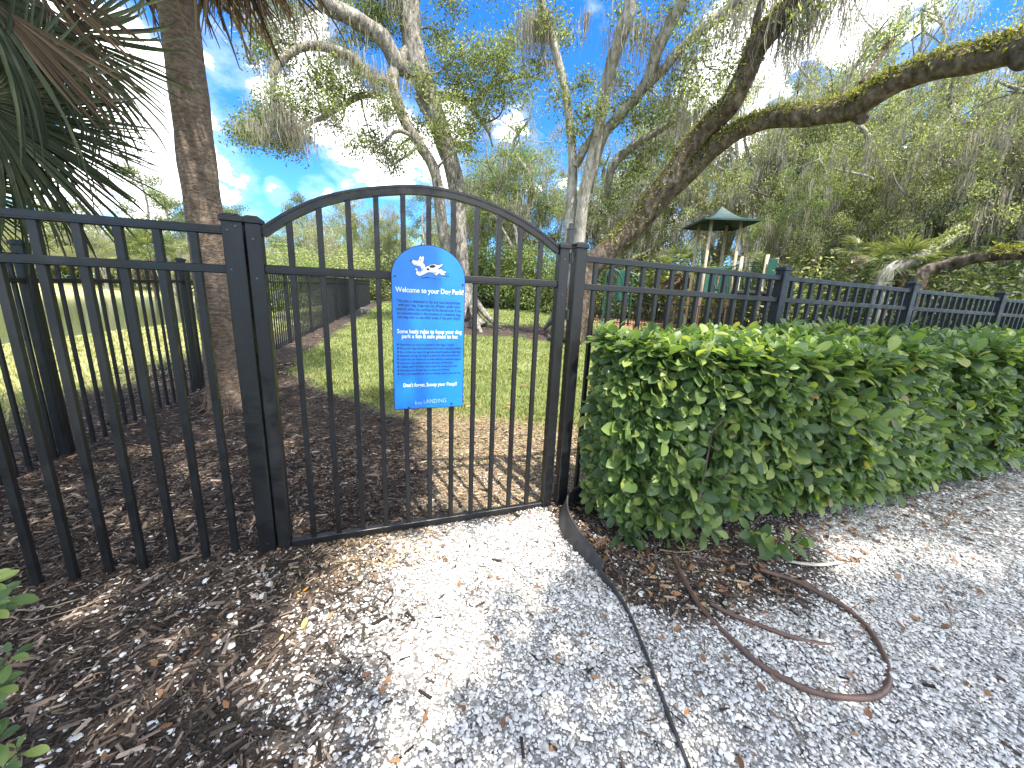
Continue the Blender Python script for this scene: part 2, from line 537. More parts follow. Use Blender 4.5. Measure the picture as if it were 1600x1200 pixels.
def attr(nt, name):
    a = nt.nodes.new('ShaderNodeAttribute'); a.attribute_name = name; return a.outputs['Fac']


def mixc(nt, f, a, b):
    n = nt.nodes.new('ShaderNodeMixRGB'); nt.links.new(f, n.inputs[0])
    for i, v in ((1, a), (2, b)):
        if hasattr(v, 'links'): nt.links.new(v, n.inputs[i])
        else: n.inputs[i].default_value = (*v, 1)
    return n.outputs[0]


oc = objco(nt)
turf = ramp(nt, noise(nt, 3, 10, .75, oc), [(.3, (.09, .12, .035)), (.5, (.17, .21, .065)), (.7, (.29, .29, .13))])
dryt = ramp(nt, noise(nt, 1.2, 10, .75, oc), [(.3, (.22, .25, .085)), (.5, (.38, .38, .16)), (.7, (.52, .46, .26))])
c = mixc(nt, attr(nt, 'dry'), turf, dryt)
mul = ramp(nt, noise(nt, 40, 10, .8, oc), [(.3, (.014, .011, .009)), (.5, (.05, .037, .03)), (.72, (.16, .12, .09))])
c = mixc(nt, attr(nt, 'mulch'), c, mul)
tan = ramp(nt, noise(nt, 60, 8, .8, oc), [(.3, (.12, .08, .045)), (.5, (.32, .24, .15)), (.72, (.55, .48, .36))])
c = mixc(nt, attr(nt, 'tan'), c, tan)
vo = nt.nodes.new('ShaderNodeTexVoronoi'); vo.inputs['Scale'].default_value = 95; nt.links.new(oc, vo.inputs['Vector'])
vo2 = nt.nodes.new('ShaderNodeTexVoronoi'); vo2.inputs['Scale'].default_value = 210; nt.links.new(oc, vo2.inputs['Vector'])
sep = nt.nodes.new('ShaderNodeSeparateColor'); nt.links.new(vo.outputs['Color'], sep.inputs[0])
shc = ramp(nt, sep.outputs[0], [(0, (.22, .20, .18)), (.25, (.45, .43, .40)), (1, (.72, .71, .69))])
edge = smooth(nt, vo.outputs['Distance'], .25, .6, 0, .75)
shc = mixc(nt, edge, shc, (.20, .185, .17))
c = mixc(nt, attr(nt, 'shellzone'), c, shc)
orange = ramp(nt, noise(nt, 6, 8, .8, oc), [(.3, (.16, .075, .04)), (.7, (.42, .23, .14))])
c = mixc(nt, attr(nt, 'playzone'), c, orange)
nt.links.new(c, b.inputs['Base Color']); b.inputs['Roughness'].default_value = .95
b.inputs['Specular IOR Level'].default_value = .15
h = mth(nt, 'ADD', noise(nt, 45, 8, .75, oc), mth(nt, 'MULTIPLY', vo2.outputs['Distance'], .6))
bump(nt, h, b, .8, .012)


# ------------------------------------------------------------------ ground zones
def edge_x(y):
    """the line of the plastic edging on the ground"""
    return np.interp(y, [-2.0, -1.45, -1.2, -1.0, -.8, -.55, -.3, -.06, .1], [.40, .53, .61, .68, .735, .715, .69, .73, .9])


def w_shell(x, y):
    n = wob(x, y, 2.1, 1) * .12
    left = sstep(-.72, .0, x + n + .06 * np.clip(-y - .3, 0, 1)) ** 1.3
    w = left * sstep(.12, -.12, y + n * .3)
    bed = sstep(-.02, .04, x - edge_x(y)) * sstep(-1.16, -.90, y + n * .7 + .03 * np.clip(x - 1, 0, 4) - .55 * sstep(1.75, 2.6, x) - .22 * sstep(.95, .7, x))
    w = w * (1 - .86 * bed)
    inside = .16 * sstep(-.15, .25, x + n) * np.exp(-np.clip(y, 0, 9) / .55) * (y > -.05)
    return np.clip(np.maximum(w, inside) + .03 + .05 * (y < -.02) * sstep(-.3, -.8, x), 0, 1)


def turf_line(x):
    return np.interp(x, [-3, -2.1, -.97, -.08, .6, 1.26, 2.0, 3.5, 8], [7.0, 5.2, 3.35, 2.05, 1.6, 1.2, .95, .8, .8])


def w_mulch(x, y):
    """1 on bark mulch, 0 on turf"""
    n = wob(x, y, 1.4, 3) * .22 + wob(x, y, 5, 2) * .07
    a = (-2.56 + .085 * y) - x
    front = sstep(.22, -.22, y - turf_line(x) - n)
    fence_bed = sstep(-.75, -.45, a + n * .6) * (a < .15)
    out = sstep(1.5, .7, a + n * 1.5) * (a >= 0) * sstep(26, 3, y)
    ring1 = sstep(1.25, .9, np.hypot((x - 3.7) / 2.6, (y - 9.9) / 1.5) + n * .4)
    ring2 = sstep(1.2, .9, np.hypot((x - 5.4) / 1.7, (y - 8.1) / .95) + n * .4)
    far = sstep(20.5, 21.5, y + n * 2) * sstep(3.5, 5.5, x)
    w = np.maximum.reduce([np.where(a < 0, front, 0), fence_bed, out * np.ones_like(a), ring1, ring2, far])
    return np.where(y < .2, np.where(a < 1.6, 1.0, w), w)


def w_tan(x, y):
    """pale sandy litter just inside the gate"""
    n = wob(x, y, 3, 5) * .15
    return sstep(-.1, .3, x + n) * sstep(-.05, .1, y) * sstep(.35, -.35, y - turf_line(x) - .25 - n)


def w_dry(x, y):
    a = (-2.56 + .085 * y) - x
    return np.clip(sstep(.5, 2.5, a) + .35 * sstep(.9, .0, y - turf_line(x)), 0, 1)


def w_play(x, y):
    return sstep(14.6, 15.2, np.hypot(x - CAM[0], y - CAM[1]) + wob(x, y, .5, 2) * .5) * sstep(7.2, 8.0, x - .12 * y) * sstep(1.2, 1.6, y)


def axis(parts):
    return np.unique(np.concatenate([np.arange(a, b, s) for a, b, s in parts]).round(4))


gx = axis([(-400, -60, 20), (-60, -14, 2), (-14, -3.4, .35), (-3.4, 4.4, .07), (4.4, 12, .25), (12, 40, 1.5), (40, 401, 20)])
gy = axis([(-60, -6, 4), (-6, -2.4, .4), (-2.4, 4.2, .07), (4.2, 14, .25), (14, 32, .8), (32, 100, 3), (100, 601, 25)])
X, Y = np.meshgrid(gx, gy, indexing='ij')
Z = zg(X, Y) + .012 * wob(X, Y, 2.2, 4) * (np.hypot(X, Y) < 15) + .006 * wob(X, Y, 7, 1) * (np.hypot(X, Y) < 6)
V = np.stack([X, Y, Z], -1).reshape(-1, 3)
nx, ny = len(gx), len(gy)
i, j = np.meshgrid(np.arange(nx - 1), np.arange(ny - 1), indexing='ij')
Q = np.stack([i * ny + j, (i + 1) * ny + j, (i + 1) * ny + j + 1, i * ny + j + 1], -1).reshape(-1, 4)
me = make_mesh('ground', V, Q, MT['ground'], True)
for nm, fn in (('mulch', w_mulch), ('shellzone', w_shell), ('tan', w_tan), ('dry', w_dry), ('playzone', w_play)):
    at_ = me.attributes.new(nm, 'FLOAT', 'POINT')
    at_.data.foreach_set('value', np.asarray(fn(V[:, 0], V[:, 1]), dtype=np.float32) * np.ones(len(V), dtype=np.float32))
tag(link('ground', me), kind='structure')


def zgn(x, y):
    return zg(x, y) + .012 * wob(x, y, 2.2, 4) + .006 * wob(x, y, 7, 1)


# pond
ys = np.arange(-30, 161, 10.); a0, a1 = 6.2, 36.0
V = np.concatenate([[((-2.56 + .085 * y) - a0, y, -.36), ((-2.56 + .085 * y) - a1, y, -.36)] for y in ys])
k = np.arange(len(ys) - 1) * 2
tag(link('pond_water', make_mesh('pond_water', V, np.stack([k, k + 2, k + 3, k + 1], -1), MT['water'], True)), kind='structure')


# ------------------------------------------------------------------ loose ground cover near the gate
def sample(n, x0, x1, y0, y1):
    return np.stack([rng.uniform(x0, x1, n), rng.uniform(y0, y1, n)], 1)


def flat_frames(n, tilt):
    up = unit(np.concatenate([rng.normal(0, tilt, (n, 2)), np.ones((n, 1))], 1))
    th = rng.uniform(0, 2 * np.pi, n)
    return basis(np.stack([np.cos(th), np.sin(th), 0 * th], 1), up)


def clear_of(P):
    return P


# white shells
th = np.arange(7) * 2 * np.pi / 7
shellT = np.concatenate([np.stack([np.cos(th), .78 * np.sin(th), 0 * th], 1), np.stack([.6 * np.cos(th), .47 * np.sin(th), 0 * th + .2], 1), [[0, 0, .27]]])
shQ = np.array([[q, (q + 1) % 7, 7 + (q + 1) % 7, 7 + q] for q in range(7)]); shT = np.array([[14, 7 + q, 7 + (q + 1) % 7] for q in range(7)])
P = np.concatenate([sample(235000, -1.6, 3.0, -2.1, 1.3), sample(60000, 1.0, 6.5, -3.2, -.5)])
keep = rng.random(len(P)) < np.clip(w_shell(P[:, 0], P[:, 1]) * 1.0, 0, 1) * np.where(P[:, 1] > -.05, .5, 1)
P = P[keep]
sz = rng.lognormal(math.log(.0043), .45, len(P)).clip(.0022, .014)
sz = np.where(rng.random(len(P)) < .04, sz * 1.9, sz).clip(.0022, .016)
sz = np.where(P[:, 0] > 3, sz * 1.4, sz); sz = np.where((P[:, 0] < -.5) & (P[:, 1] < 0), sz * 1.35, sz)
Xa, Ya, Za = flat_frames(len(P), .35)
pos = np.stack([P[:, 0], P[:, 1], zgn(P[:, 0], P[:, 1]) + rng.uniform(0, .008, len(P))], 1)
solo('shell_gravel', scatter(shellT, [shQ, shT], pos, Xa, Ya, Za, sz), MT['shell'], kind='stuff')

# bark chips
cT = np.array([(-1, -.17, 0), (1, -.13, 0), (1, .15, 0), (-1, .2, 0), (-.9, -.12, .16), (.85, -.08, .2), (.9, .1, .17), (-.85, .13, .19)])
cF = np.array([(4, 5, 6, 7), (0, 1, 5, 4), (1, 2, 6, 5), (2, 3, 7, 6), (3, 0, 4, 7)])
P = np.concatenate([sample(150000, -2.7, 1.6, -2.0, 1.6), sample(60000, -3.6, 2.5, .6, 5), sample(16000, .6, 4.5, -1.3, .6), sample(12000, -3, 7.5, 4, 12)])
dw = w_mulch(P[:, 0], P[:, 1]) * (1 - w_shell(P[:, 0], P[:, 1])) * (1 - .85 * w_tan(P[:, 0], P[:, 1]))
dw = np.maximum(dw, .075 * (P[:, 1] < .5))
P = P[rng.random(len(P)) < dw]
sz = rng.lognormal(math.log(.0092), .58, len(P)).clip(.0028, .034) * np.where(P[:, 1] > 4, 1.6, 1) * np.where(rng.random(len(P)) < w_shell(P[:, 0], P[:, 1]) * .8, .6, 1)
Xa, Ya, Za = flat_frames(len(P), .28)
wd = rng.uniform(.45, 1.7, len(P))[:, None]
pos = np.stack([P[:, 0], P[:, 1], zgn(P[:, 0], P[:, 1]) + rng.uniform(-.001, .012, len(P))], 1)
solo('bark_mulch', scatter(cT, cF, pos, Xa, Ya * wd, Za, sz), MT['chip'], kind='stuff')

# pale sandy litter inside the gate and drifting over the path edge
P = np.concatenate([sample(60000, -.6, 3.2, -.1, 2.6), sample(22000, -1.1, .8, -.9, .1)])
dw = np.where(P[:, 1] > 0, w_tan(P[:, 0], P[:, 1]), .5 * sstep(.55, .1, np.hypot((P[:, 0] + .35) / 1.1, (P[:, 1] + .15) / .55)))
P = P[rng.random(len(P)) < dw]
sz = rng.lognormal(math.log(.0085), .4, len(P)).clip(.003, .022)
Xa, Ya, Za = flat_frames(len(P), .3)
pos = np.stack([P[:, 0], P[:, 1], zgn(P[:, 0], P[:, 1]) + rng.uniform(0, .012, len(P))], 1)
solo('leaf_litter', scatter(cT, cF, pos, Xa, Ya * rng.uniform(.7, 2.2, len(P))[:, None], Za, sz), MT['tan_chip'], kind='stuff')

# small brown leaf crumbs over the path
lf = np.array([(-1, 0, 0), (-.3, -.42, .12), (.5, -.3, .05), (1, 0, .15), (.5, .32, .1), (-.3, .45, .02)])
P = sample(4200, -1.4, 4.5, -2.2, .4)
den = .10 + .8 * sstep(0, .05, P[:, 0] - edge_x(P[:, 1])) * sstep(-1.25, -.8, P[:, 1])
P = P[rng.random(len(P)) < den]
LW = sample(2600, -2.3, 8, 1.2, 11); P = np.concatenate([P, LW[rng.random(len(LW)) < .35 + .4 * wob(LW[:, 0], LW[:, 1], 1.1, 8)]])
Xa, Ya, Za = flat_frames(len(P), .35)
pos = np.stack([P[:, 0], P[:, 1], zgn(P[:, 0], P[:, 1]) + .012 + .03 * (P[:, 1] > 1.2)], 1)
solo('dry_leaf_litter', scatter(lf, np.array([[0, 1, 2, 3], [0, 3, 4, 5]]), pos, Xa, Ya, Za, rng.uniform(.008, .022, len(P)) * np.where(P[:, 0] > edge_x(P[:, 1]), 1.25, 1) * np.where(P[:, 1] > 1.2, 1.8, 1)), MT['litter'], kind='stuff')

# grass
gT = np.array([(-.06, 0, 0), (.06, 0, 0), (.045, .12, .55), (-.045, .12, .55), (0, .42, 1)])
gF = [np.array([[0, 1, 2, 3]]), np.array([[3, 2, 4]])]


def grass_patch(name, n, rlo, rhi, a0, a1, cond, mat, hgt):
    r = np.exp(rng.uniform(math.log(rlo), math.log(rhi), n)); th = rng.uniform(a0, a1, n)
    x = CAM[0] + r * np.sin(th); y = CAM[1] + r * np.cos(th)
    k = rng.random(n) < cond(x, y)
    x, y, r = x[k], y[k], r[k]; n = len(x)
    q = rng.uniform(0, 2 * np.pi, n)
    Xa = np.stack([np.cos(q), np.sin(q), 0 * q], 1); Za = unit(np.concatenate([rng.normal(0, .35, (n, 2)), np.ones((n, 1))], 1))
    Ya = np.cross(Za, Xa)
    hh = hgt * rng.uniform(.5, 1.3, n) * (1 + .035 * r)
    wdt = (.6 + .22 * r)[:, None]
    pos = np.stack([x, y, zg(x, y) - .004], 1)
    solo(name, scatter(gT, gF, pos, Xa * wdt, Ya, Za, hh), mat, kind='stuff')


grass_patch('lawn_grass', 190000, 2.6, 26, math.radians(-16), math.radians(68),
            lambda x, y: np.where(((-2.56 + .085 * y) - x < 0) & (y > .4), (1 - w_mulch(x, y)) ** 1.5 * np.clip(.72 + .4 * wob(x, y, 1.3, 6), .12, 1) * (1 - .8 * w_tan(x, y)) * (1 - w_play(x, y)) + .05 * w_tan(x, y), 0), MT['grass'], .045)
grass_patch('bank_grass', 70000, 3.0, 22, math.radians(-62), math.radians(-4),
            lambda x, y: np.where(((-2.56 + .085 * y) - x > .25) & ((-2.56 + .085 * y) - x < 6.6), (1 - w_mulch(x, y)), 0), MT['dry_grass'], .05)


# ------------------------------------------------------------------ fences and gate
S = .12                                    # picket spacing


def post_shape(x, y, z0, z1, w):
    m = MB(); m.add(*cbox((x, y, (z0 + z1) / 2), (w, w, z1 - z0), .004)); return m


def cap_shape(x, y, z1, w):
    m = MB(); m.add(*cbox((x, y, z1 + .008), (w + .012, w + .012, .022), .003))
    h = (w + .008) / 2; q = h * .55; zb, zt = z1 + .019, z1 + .030
    V = [(x - h, y - h, zb), (x + h, y - h, zb), (x + h, y + h, zb), (x - h, y + h, zb), (x - q, y - q, zt), (x + q, y - q, zt), (x + q, y + q, zt), (x - q, y + q, zt)]
    m.add(V, np.array([(0, 1, 5, 4), (1, 2, 6, 5), (2, 3, 7, 6), (3, 0, 4, 7), (4, 5, 6, 7)])); return m


def add_post(t, x, y, z0, z1, w):
    p = part('post', post_shape(x, y, z0, z1, w), MT['black_metal'], t)
    part('post_cap', cap_shape(x, y, z1, w), MT['black_metal'], p)
    return p


def screws(pts, parent, r=.0045, axis_='y'):
    m = MB()
    for p in pts:
        p = np.array(p, float)
        m.add(*tube([p + (0, .002, 0), p + (0, -.0025, 0)], r, 8))
    return part('screw', m, MT['screw'], parent)


# --- gate
gate = thing('park_gate', 'black metal arched gate carrying the blue dog park sign', 'gate', (0, 0, -.05))
BM = MT['black_metal']
for x, z1 in ((-.733, 1.525), (.737, 1.55)):
    st = part('stile', post_shape(x, 0, -.035, z1, .058), BM, gate)
    part('stile_cap', cap_shape(x, 0, z1, .058), BM, st)
arch = spline([(-.705, 0, 1.490), (-.593, 0, 1.573), (-.474, 0, 1.640), (-.361, 0, 1.682), (-.241, 0, 1.714), (-.087, 0, 1.742), (.03, 0, 1.748), (.115, 0, 1.745),
               (.238, 0, 1.728), (.356, 0, 1.700), (.471, 0, 1.660), (.592, 0, 1.604), (.709, 0, 1.535)], 48)
T_, A_, B_ = frames(arch)
T_[:, 1] = 0; nrm = np.stack([-T_[:, 2], 0 * T_[:, 0], T_[:, 0]], 1)
hw, hd = .0195, .0165
prof = [(-hw, -hd), (-hw, hd), (hw, hd), (hw, -hd), (hw * .45, -hd), (hw * .45, -hd + .003), (-hw * .45, -hd + .003), (-hw * .45, -hd)]
V = np.concatenate([[p + nrm[i] * u + np.array([0, v, 0]) for (u, v) in prof] for i, p in enumerate(arch)])
kk = len(prof); ii = np.arange(len(arch) - 1)[:, None] * kk; jj = np.arange(kk)[None]; j2 = (jj + 1) % kk
Q = np.stack([ii + jj, ii + j2, ii + kk + j2, ii + kk + jj], -1).reshape(-1, 4)[:, ::-1]
part('arch_rail', (V, [Q]), BM, gate)
m = MB(); m.add(*bar((-.704, 0, 1.342), (.708, 0, 1.357), .033, .037, .003)); m.add(*bar((-.704, -.0175, 1.342), (.708, -.0175, 1.357), .002, .016, .0005))
part('mid_rail', m, BM, gate)
part('bottom_rail', cbox((.002, 0, -.017), (1.412, .033, .036), .003), BM, gate)
for (x, z) in ((-.733, 1.46), (-.733, 1.30), (.737, 1.30), (.737, 1.49)): part('screw', tube([(x, -.028, z), (x, -.0315, z)], .0045, 8), MT['screw'], gate)
for i in range(11):
    x = (i - 5) * S
    zt = float(np.interp(x, arch[:, 0], arch[:, 2])) - .012
    part('picket', cbox((x, 0, (zt + .001) / 2), (.0235, .0235, zt - .001), .0018), BM, gate)
# latch on the right, hinges between stile and post
m = MB(); m.add(*cbox((.782, .012, 1.615), (.030, .034, .085), .003)); m.add(*cbox((.783, .012, 1.672), (.020, .024, .030), .002)); m.add(*cbox((.782, .012, 1.658), (.036, .038, .006), .001))
part('latch', m, MT['dark_steel'], gate)
for z in (1.50, 1.19, .16):
    m = MB(); m.add(*cbox((.779, -.024, z), (.022, .010, .058), .002)); m.add(*tube([(.779, -.032, z - .028), (.779, -.032, z + .028)], .006, 8))
    part('hinge', m, MT['dark_steel'], gate)
part('gate_stop', cbox((-.769, .016, 1.40), (.010, .014, .155), .001), BM, gate)

# --- front fence left of the gate
fl = thing('picket_fence', 'black metal fence section left of the gate, in front of the palm trunk', 'fence', (-1.8, 0, -.03))
add_post(fl, -.805, 0, -.075, 1.525, .073)
tl = .0104
for z, nm in ((1.4965, 'top_rail'), (1.3405, 'mid_rail')):
    m = MB(); m.add(*bar((-2.72, 0, z - tl * 2.72), (-.835, 0, z - tl * .835), .033, .034, .003))
    m.add(*bar((-2.72, -.0172, z - tl * 2.72), (-.835, -.0172, z - tl * .835), .0016, .014, .0005))
    r_ = part(nm, m, BM, fl)
    m = MB(); m.add(*cbox((-.838, 0, z - .009), (.008, .039, .040), .002)); part('rail_bracket', m, BM, r_)
for i in range(15):
    x = -.9477 - i * S
    z0, zt = -.045 + tl * x, 1.482 + tl * x
    part('picket', cbox((x, 0, (z0 + zt) / 2), (.0265, .0265, zt - z0), .0018), BM, fl)
for (x, z) in ((-.82, 1.487), (-.82, 1.331), (-.79, 1.505), (-.80, .02)): part('screw', tube([(x, -.0365, z), (x, -.0395, z)], .0045, 8), MT['screw'], fl)
add_post(fl, -2.75, 0, -.08, 1.50, .073)

# --- side fence running back on the left
FS0 = np.array([-2.56, 0.06]); FSD = unit(np.array([.085, 1.0]))
fs = thing('picket_fence', 'long black metal fence running straight back along the left side of the lawn', 'fence', (-2.4, 2.0, 0))
pu = 1.49
us = [pu + 1.83 * i for i in range(-1, 13)]
npk = 0
for i, u in enumerate(us):
    u = max(u, .06)
    x, y = FS0 + FSD * u; z = float(zg(x + .1, y))
    if i > 0 or u > .5: add_post(fs, x, y, z - .08, z + 1.47, .064)
    if i == len(us) - 1: break
    u2 = us[i + 1]; x2, y2 = FS0 + FSD * u2; z2 = float(zg(x2 + .1, y2))
    for h, nm in ((1.40, 'top_rail'), (1.245, 'mid_rail')):
        part(nm, bar((x, y, z + h), (x2, y2, z2 + h), .03, .033, .003), BM, fs)
    n = 15
    panel = MB()
    for q in range(1, n):
        f = q / n; xx, yy, zz = x + (x2 - x) * f, y + (y2 - y) * f, z + (z2 - z) * f
        b_ = cbox((xx, yy, zz + .69), (.021, .021, 1.42), .0016)
        if npk < 98: part('picket', b_, BM, fs); npk += 1
        else: panel.add(*b_)
    if panel.n: part('picket_panel', panel, BM, fs)

# --- front fence right of the gate, behind the hedge
FR0 = np.array([.841, 0.0]); FRD = np.array([math.cos(.0237), math.sin(.0237)])
fr = thing('picket_fence', 'black metal fence running right from the gate behind the hedge', 'fence', (.85, 0, -.05))
PR = 1.7205
npk = 0
for i in range(8):
    u = PR * i; x, y = FR0 + FRD * u
    add_post(fr, x, y, -.10, 1.56 - .0025 * u, .068)
    if i == 7: break
    x2, y2 = FR0 + FRD * (u + PR)
    for h, nm in ((1.506, 'top_rail'), (1.352, 'mid_rail')):
        r_ = part(nm, bar((x, y, h - .0025 * u), (x2, y2, h - .0025 * (u + PR)), .033, .035, .003), BM, fr)
        m = MB()
        for (xx, yy, s_) in ((x, y, 1), (x2, y2, -1)):
            m.add(*cbox((xx + s_ * .040, yy, h - .0025 * u), (.012, .040, .042), .002))
        part('rail_bracket', m, BM, r_)
    for q in range(1, 15):
        if i > 6 or npk >= 98: break
        f = q / 15; xx, yy = x + (x2 - x) * f, y + (y2 - y) * f
        part('picket', cbox((xx, yy, .72 - .0025 * u), (.0245, .0245, 1.55), .0018), BM, fr); npk += 1

# --- far fence closing the lawn, in front of the picnic table and the playground
ff = thing('picket_fence', 'distant black picket fence across the far end of the lawn', 'fence', (2, 23, .6))
pts = [FS0 + FSD * us[-1], (2.0, 24.2), (4.6, 25.0), (7.2, 25.6), (9.9, 25.2)]
fp = thing('picket_fence', 'low black picket fence round the orange playground mulch', 'fence', (9, 14, .4))
pts2 = [(10.2, 25.0), (10.4, 22.0), (9.6, 18.6), (8.8, 15.6), (9.4, 13.0), (10.4, 10.6), (11.3, 8.0), (12.0, 5.4), (12.8, 3.0)]


def run_fence(t, pts, hgt, rails, step=.125):
    pts = np.array(pts, float)
    for i in range(len(pts)):
        x, y = pts[i]; z = float(zg(x, y))
        add_post(t, x, y, z - .08, z + hgt + .06, .06)
        if i == len(pts) - 1: break
        x2, y2 = pts[i + 1]; z2 = float(zg(x2, y2))
        for h in rails: part('rail', bar((x, y, z + h), (x2, y2, z2 + h), .03, .035, .002), BM, t)
        n = int(np.hypot(x2 - x, y2 - y) / step); m = MB()
        for q in range(1, n):
            f = q / n; m.add(*cbox((x + (x2 - x) * f, y + (y2 - y) * f, z + (z2 - z) * f + hgt / 2 + .02), (.02, .02, hgt - .04), .001))
        part('picket_panel', m, BM, t)


run_fence(ff, pts, 1.4, (1.39, 1.23, .12))
run_fence(fp, pts2, 1.05, (1.04, .12))

# ------------------------------------------------------------------ sign on the gate
sg = thing('dog_park_sign', 'blue arched dog park rules sign screwed to the gate pickets', 'sign', (0, -.024, .68))
SY = -.030                                  # front face of the plate


def outline(grow=0.0, n=40):
    a = np.linspace(math.pi, 0, n)
    top = np.stack([-.002 + (.1775 + grow) * np.cos(a), 1.345 + (.153 + grow) * np.sin(a)], 1)
    return np.concatenate([[(-.1795 - grow, .680 - grow)], top, [(.1735 + grow, .680 - grow)]])


def plate(poly, y0, y1):
    n = len(poly); V = np.concatenate([np.stack([poly[:, 0], 0 * poly[:, 0] + y, poly[:, 1]], 1) for y in (y0, y1)])
    r = np.arange(n)
    side = np.stack([r, (r + 1) % n, n + (r + 1) % n, n + r], -1)
    return V, [r[None], (n + r)[None, ::-1], side[:, ::-1]]


o = outline()
part('panel', plate(o[::-1], SY, SY + .004), MT['sign_blue'], sg)
part('border', plate(outline(.0035)[::-1], SY + .0012, SY + .0052), MT['sign_navy'], sg)


def sx(X): return -.178 + (X - 207) * (.3535 / 432)
def sz_(Y): return 1.498 - (Y - 127) * (.818 / 985)


def lettering(lines, mat, name, bold=0.0, parent=None, h=None):
    mb = MB()
    for (txt, X0, X1, Yc, hh) in lines:
        cu = bpy.data.curves.new('letters', 'FONT'); cu.body = txt; cu.size = 1.0; cu.offset = bold; cu.extrude = 0.0
        cu.resolution_u = 3
        ob = bpy.data.objects.new('letters', cu); COL.objects.link(ob)
        bpy.context.view_layer.update()
        dg = bpy.context.evaluated_depsgraph_get()
        mm = bpy.data.meshes.new_from_object(ob.evaluated_get(dg))
        vv = np.zeros(len(mm.vertices) * 3, np.float32); mm.vertices.foreach_get('co', vv); vv = vv.reshape(-1, 3)
        tri = {}
        for p in mm.polygons: tri.setdefault(len(p.vertices), []).append(list(p.vertices))
        bpy.data.objects.remove(ob); bpy.data.curves.remove(cu); bpy.data.meshes.remove(mm)
        w0, w1 = vv[:, 0].min(), vv[:, 0].max()
        x0, x1 = sx(X0), sx(X1)
        xx = x0 + (vv[:, 0] - w0) / (w1 - w0) * (x1 - x0)
        s = hh * (.818 / 985) / .7
        zz = sz_(Yc) + (vv[:, 1] - .33) * s
        mb.add(np.stack([xx, np.full_like(xx, SY - .0011), zz], 1), [np.array(f) for f in tri.values()])
    return part(name, mb, mat, parent)


lettering([('Welcome to your Dog Park!', 224, 632, 385, 29)], MT['sign_cream'], 'welcome_lettering', .02, sg)
lettering([('This area is dedicated to fun and exercise activities', 232, 612, 449, 18), ('with your dog. Dogs may run off-leash, under voice', 238, 612, 472, 18),
           ('control, within the confines of the fenced area. If you', 228, 620, 496, 18), ('are uncomfortable in the presence of unleashed dogs,', 230, 620, 520, 18),
           ('you may wish to use other areas of the park. Enjoy!', 234, 616, 543, 18)], MT['sign_navy'], 'welcome_text', .006, sg)
lettering([('Some basic rules to keep your dog', 229, 625, 628, 24), ('park a fun & safe place to be:', 256, 600, 657, 24)], MT['sign_white'], 'rules_lettering', .024, sg)
rules = [('Please keep your dog from jumping on other dogs or people.', 577), ("Pick up your dog's waste and dispose of it in the receptacles provided.", 626),
         ('Do not allow your dog to be aggressive towards people or other dogs.', 623), ('Remember to keep your dog on a leash in all other areas of the park.', 621),
         ('Check with your doctor and vet before starting an exercise program.', 625), ("Know your dog's limits and keep within their comfort zone.", 569),
         ('Children under 16 must be with an adult. No running at any time.', 599), ('Remember that off-leash does not mean out of control.', 551),
         ('Park is not responsible for injury or damage; enjoy at your own risk.', 623)]
lettering([(t_, 244, x1, 708 + 22.6 * i, 13) for i, (t_, x1) in enumerate(rules)], MT['sign_navy'], 'rules_text', .004, sg)


def disc(X, Y, rx, ry, y, n=14):
    a = np.arange(n) * 2 * np.pi / n
    V = np.stack([sx(X) + rx * (.3535 / 432) * np.cos(a), np.full(n, y), sz_(Y) + ry * (.818 / 985) * np.sin(a)], 1)
    return V, [np.arange(n)[None]]


m = MB()
for i in range(9):
    Yc = 708 + 22.6 * i; m.add(*disc(231, Yc + 2, 4.2, 4, SY - .0011))
    for dx, dy in ((-4.5, -3), (-1.5, -6.5), (2, -6.5), (5, -3)): m.add(*disc(231 + dx, Yc + dy + 1, 1.6, 2, SY - .0011, 8))
part('paw_bullets', m, MT['sign_navy'], sg)
lettering([("Don't forget..Scoop your Poop!!", 260, 598, 961, 23)], MT['sign_cream'], 'reminder_lettering', .018, sg)
lettering([('bay', 331, 375, 1076, 24), ('LANDING', 384, 528, 1070, 27)], MT['sign_pale'], 'park_name_lettering', -.012, sg)


def zoompoly(pts):
    p = np.array(pts, float); px, py = 540 + p[:, 0] / 10, 400 + p[:, 1] / 10
    return (px - 560) * 3.873, (py - 350) * 3.873


dog = [(1005, 65), (1022, 52), (1060, 55), (1110, 62), (1135, 42), (1140, 5), (1158, -12), (1176, 8), (1192, -14), (1212, 0), (1206, 48), (1197, 88), (1222, 108), (1228, 140), (1270, 128),
       (1312, 104), (1370, 94), (1430, 106), (1470, 92), (1497, 82), (1486, 108), (1442, 140), (1425, 152), (1442, 172), (1472, 154), (1502, 184), (1547, 188), (1542, 206), (1502, 206), (1532, 230),
       (1522, 246), (1480, 242), (1440, 216), (1412, 250), (1382, 256), (1352, 222), (1300, 214), (1260, 222), (1202, 256), (1150, 282), (1110, 272), (1084, 240), (1100, 202), (1078, 190), (1086, 166),
       (1110, 178), (1116, 214), (1150, 214), (1190, 194), (1166, 170), (1156, 138), (1100, 136), (1052, 120), (1028, 90)]


def flat(pts, y):
    Xs, Ys = zoompoly(pts)
    return np.stack([sx(Xs), np.full(len(Xs), y), sz_(Ys)], 1), [np.arange(len(Xs))[None]]


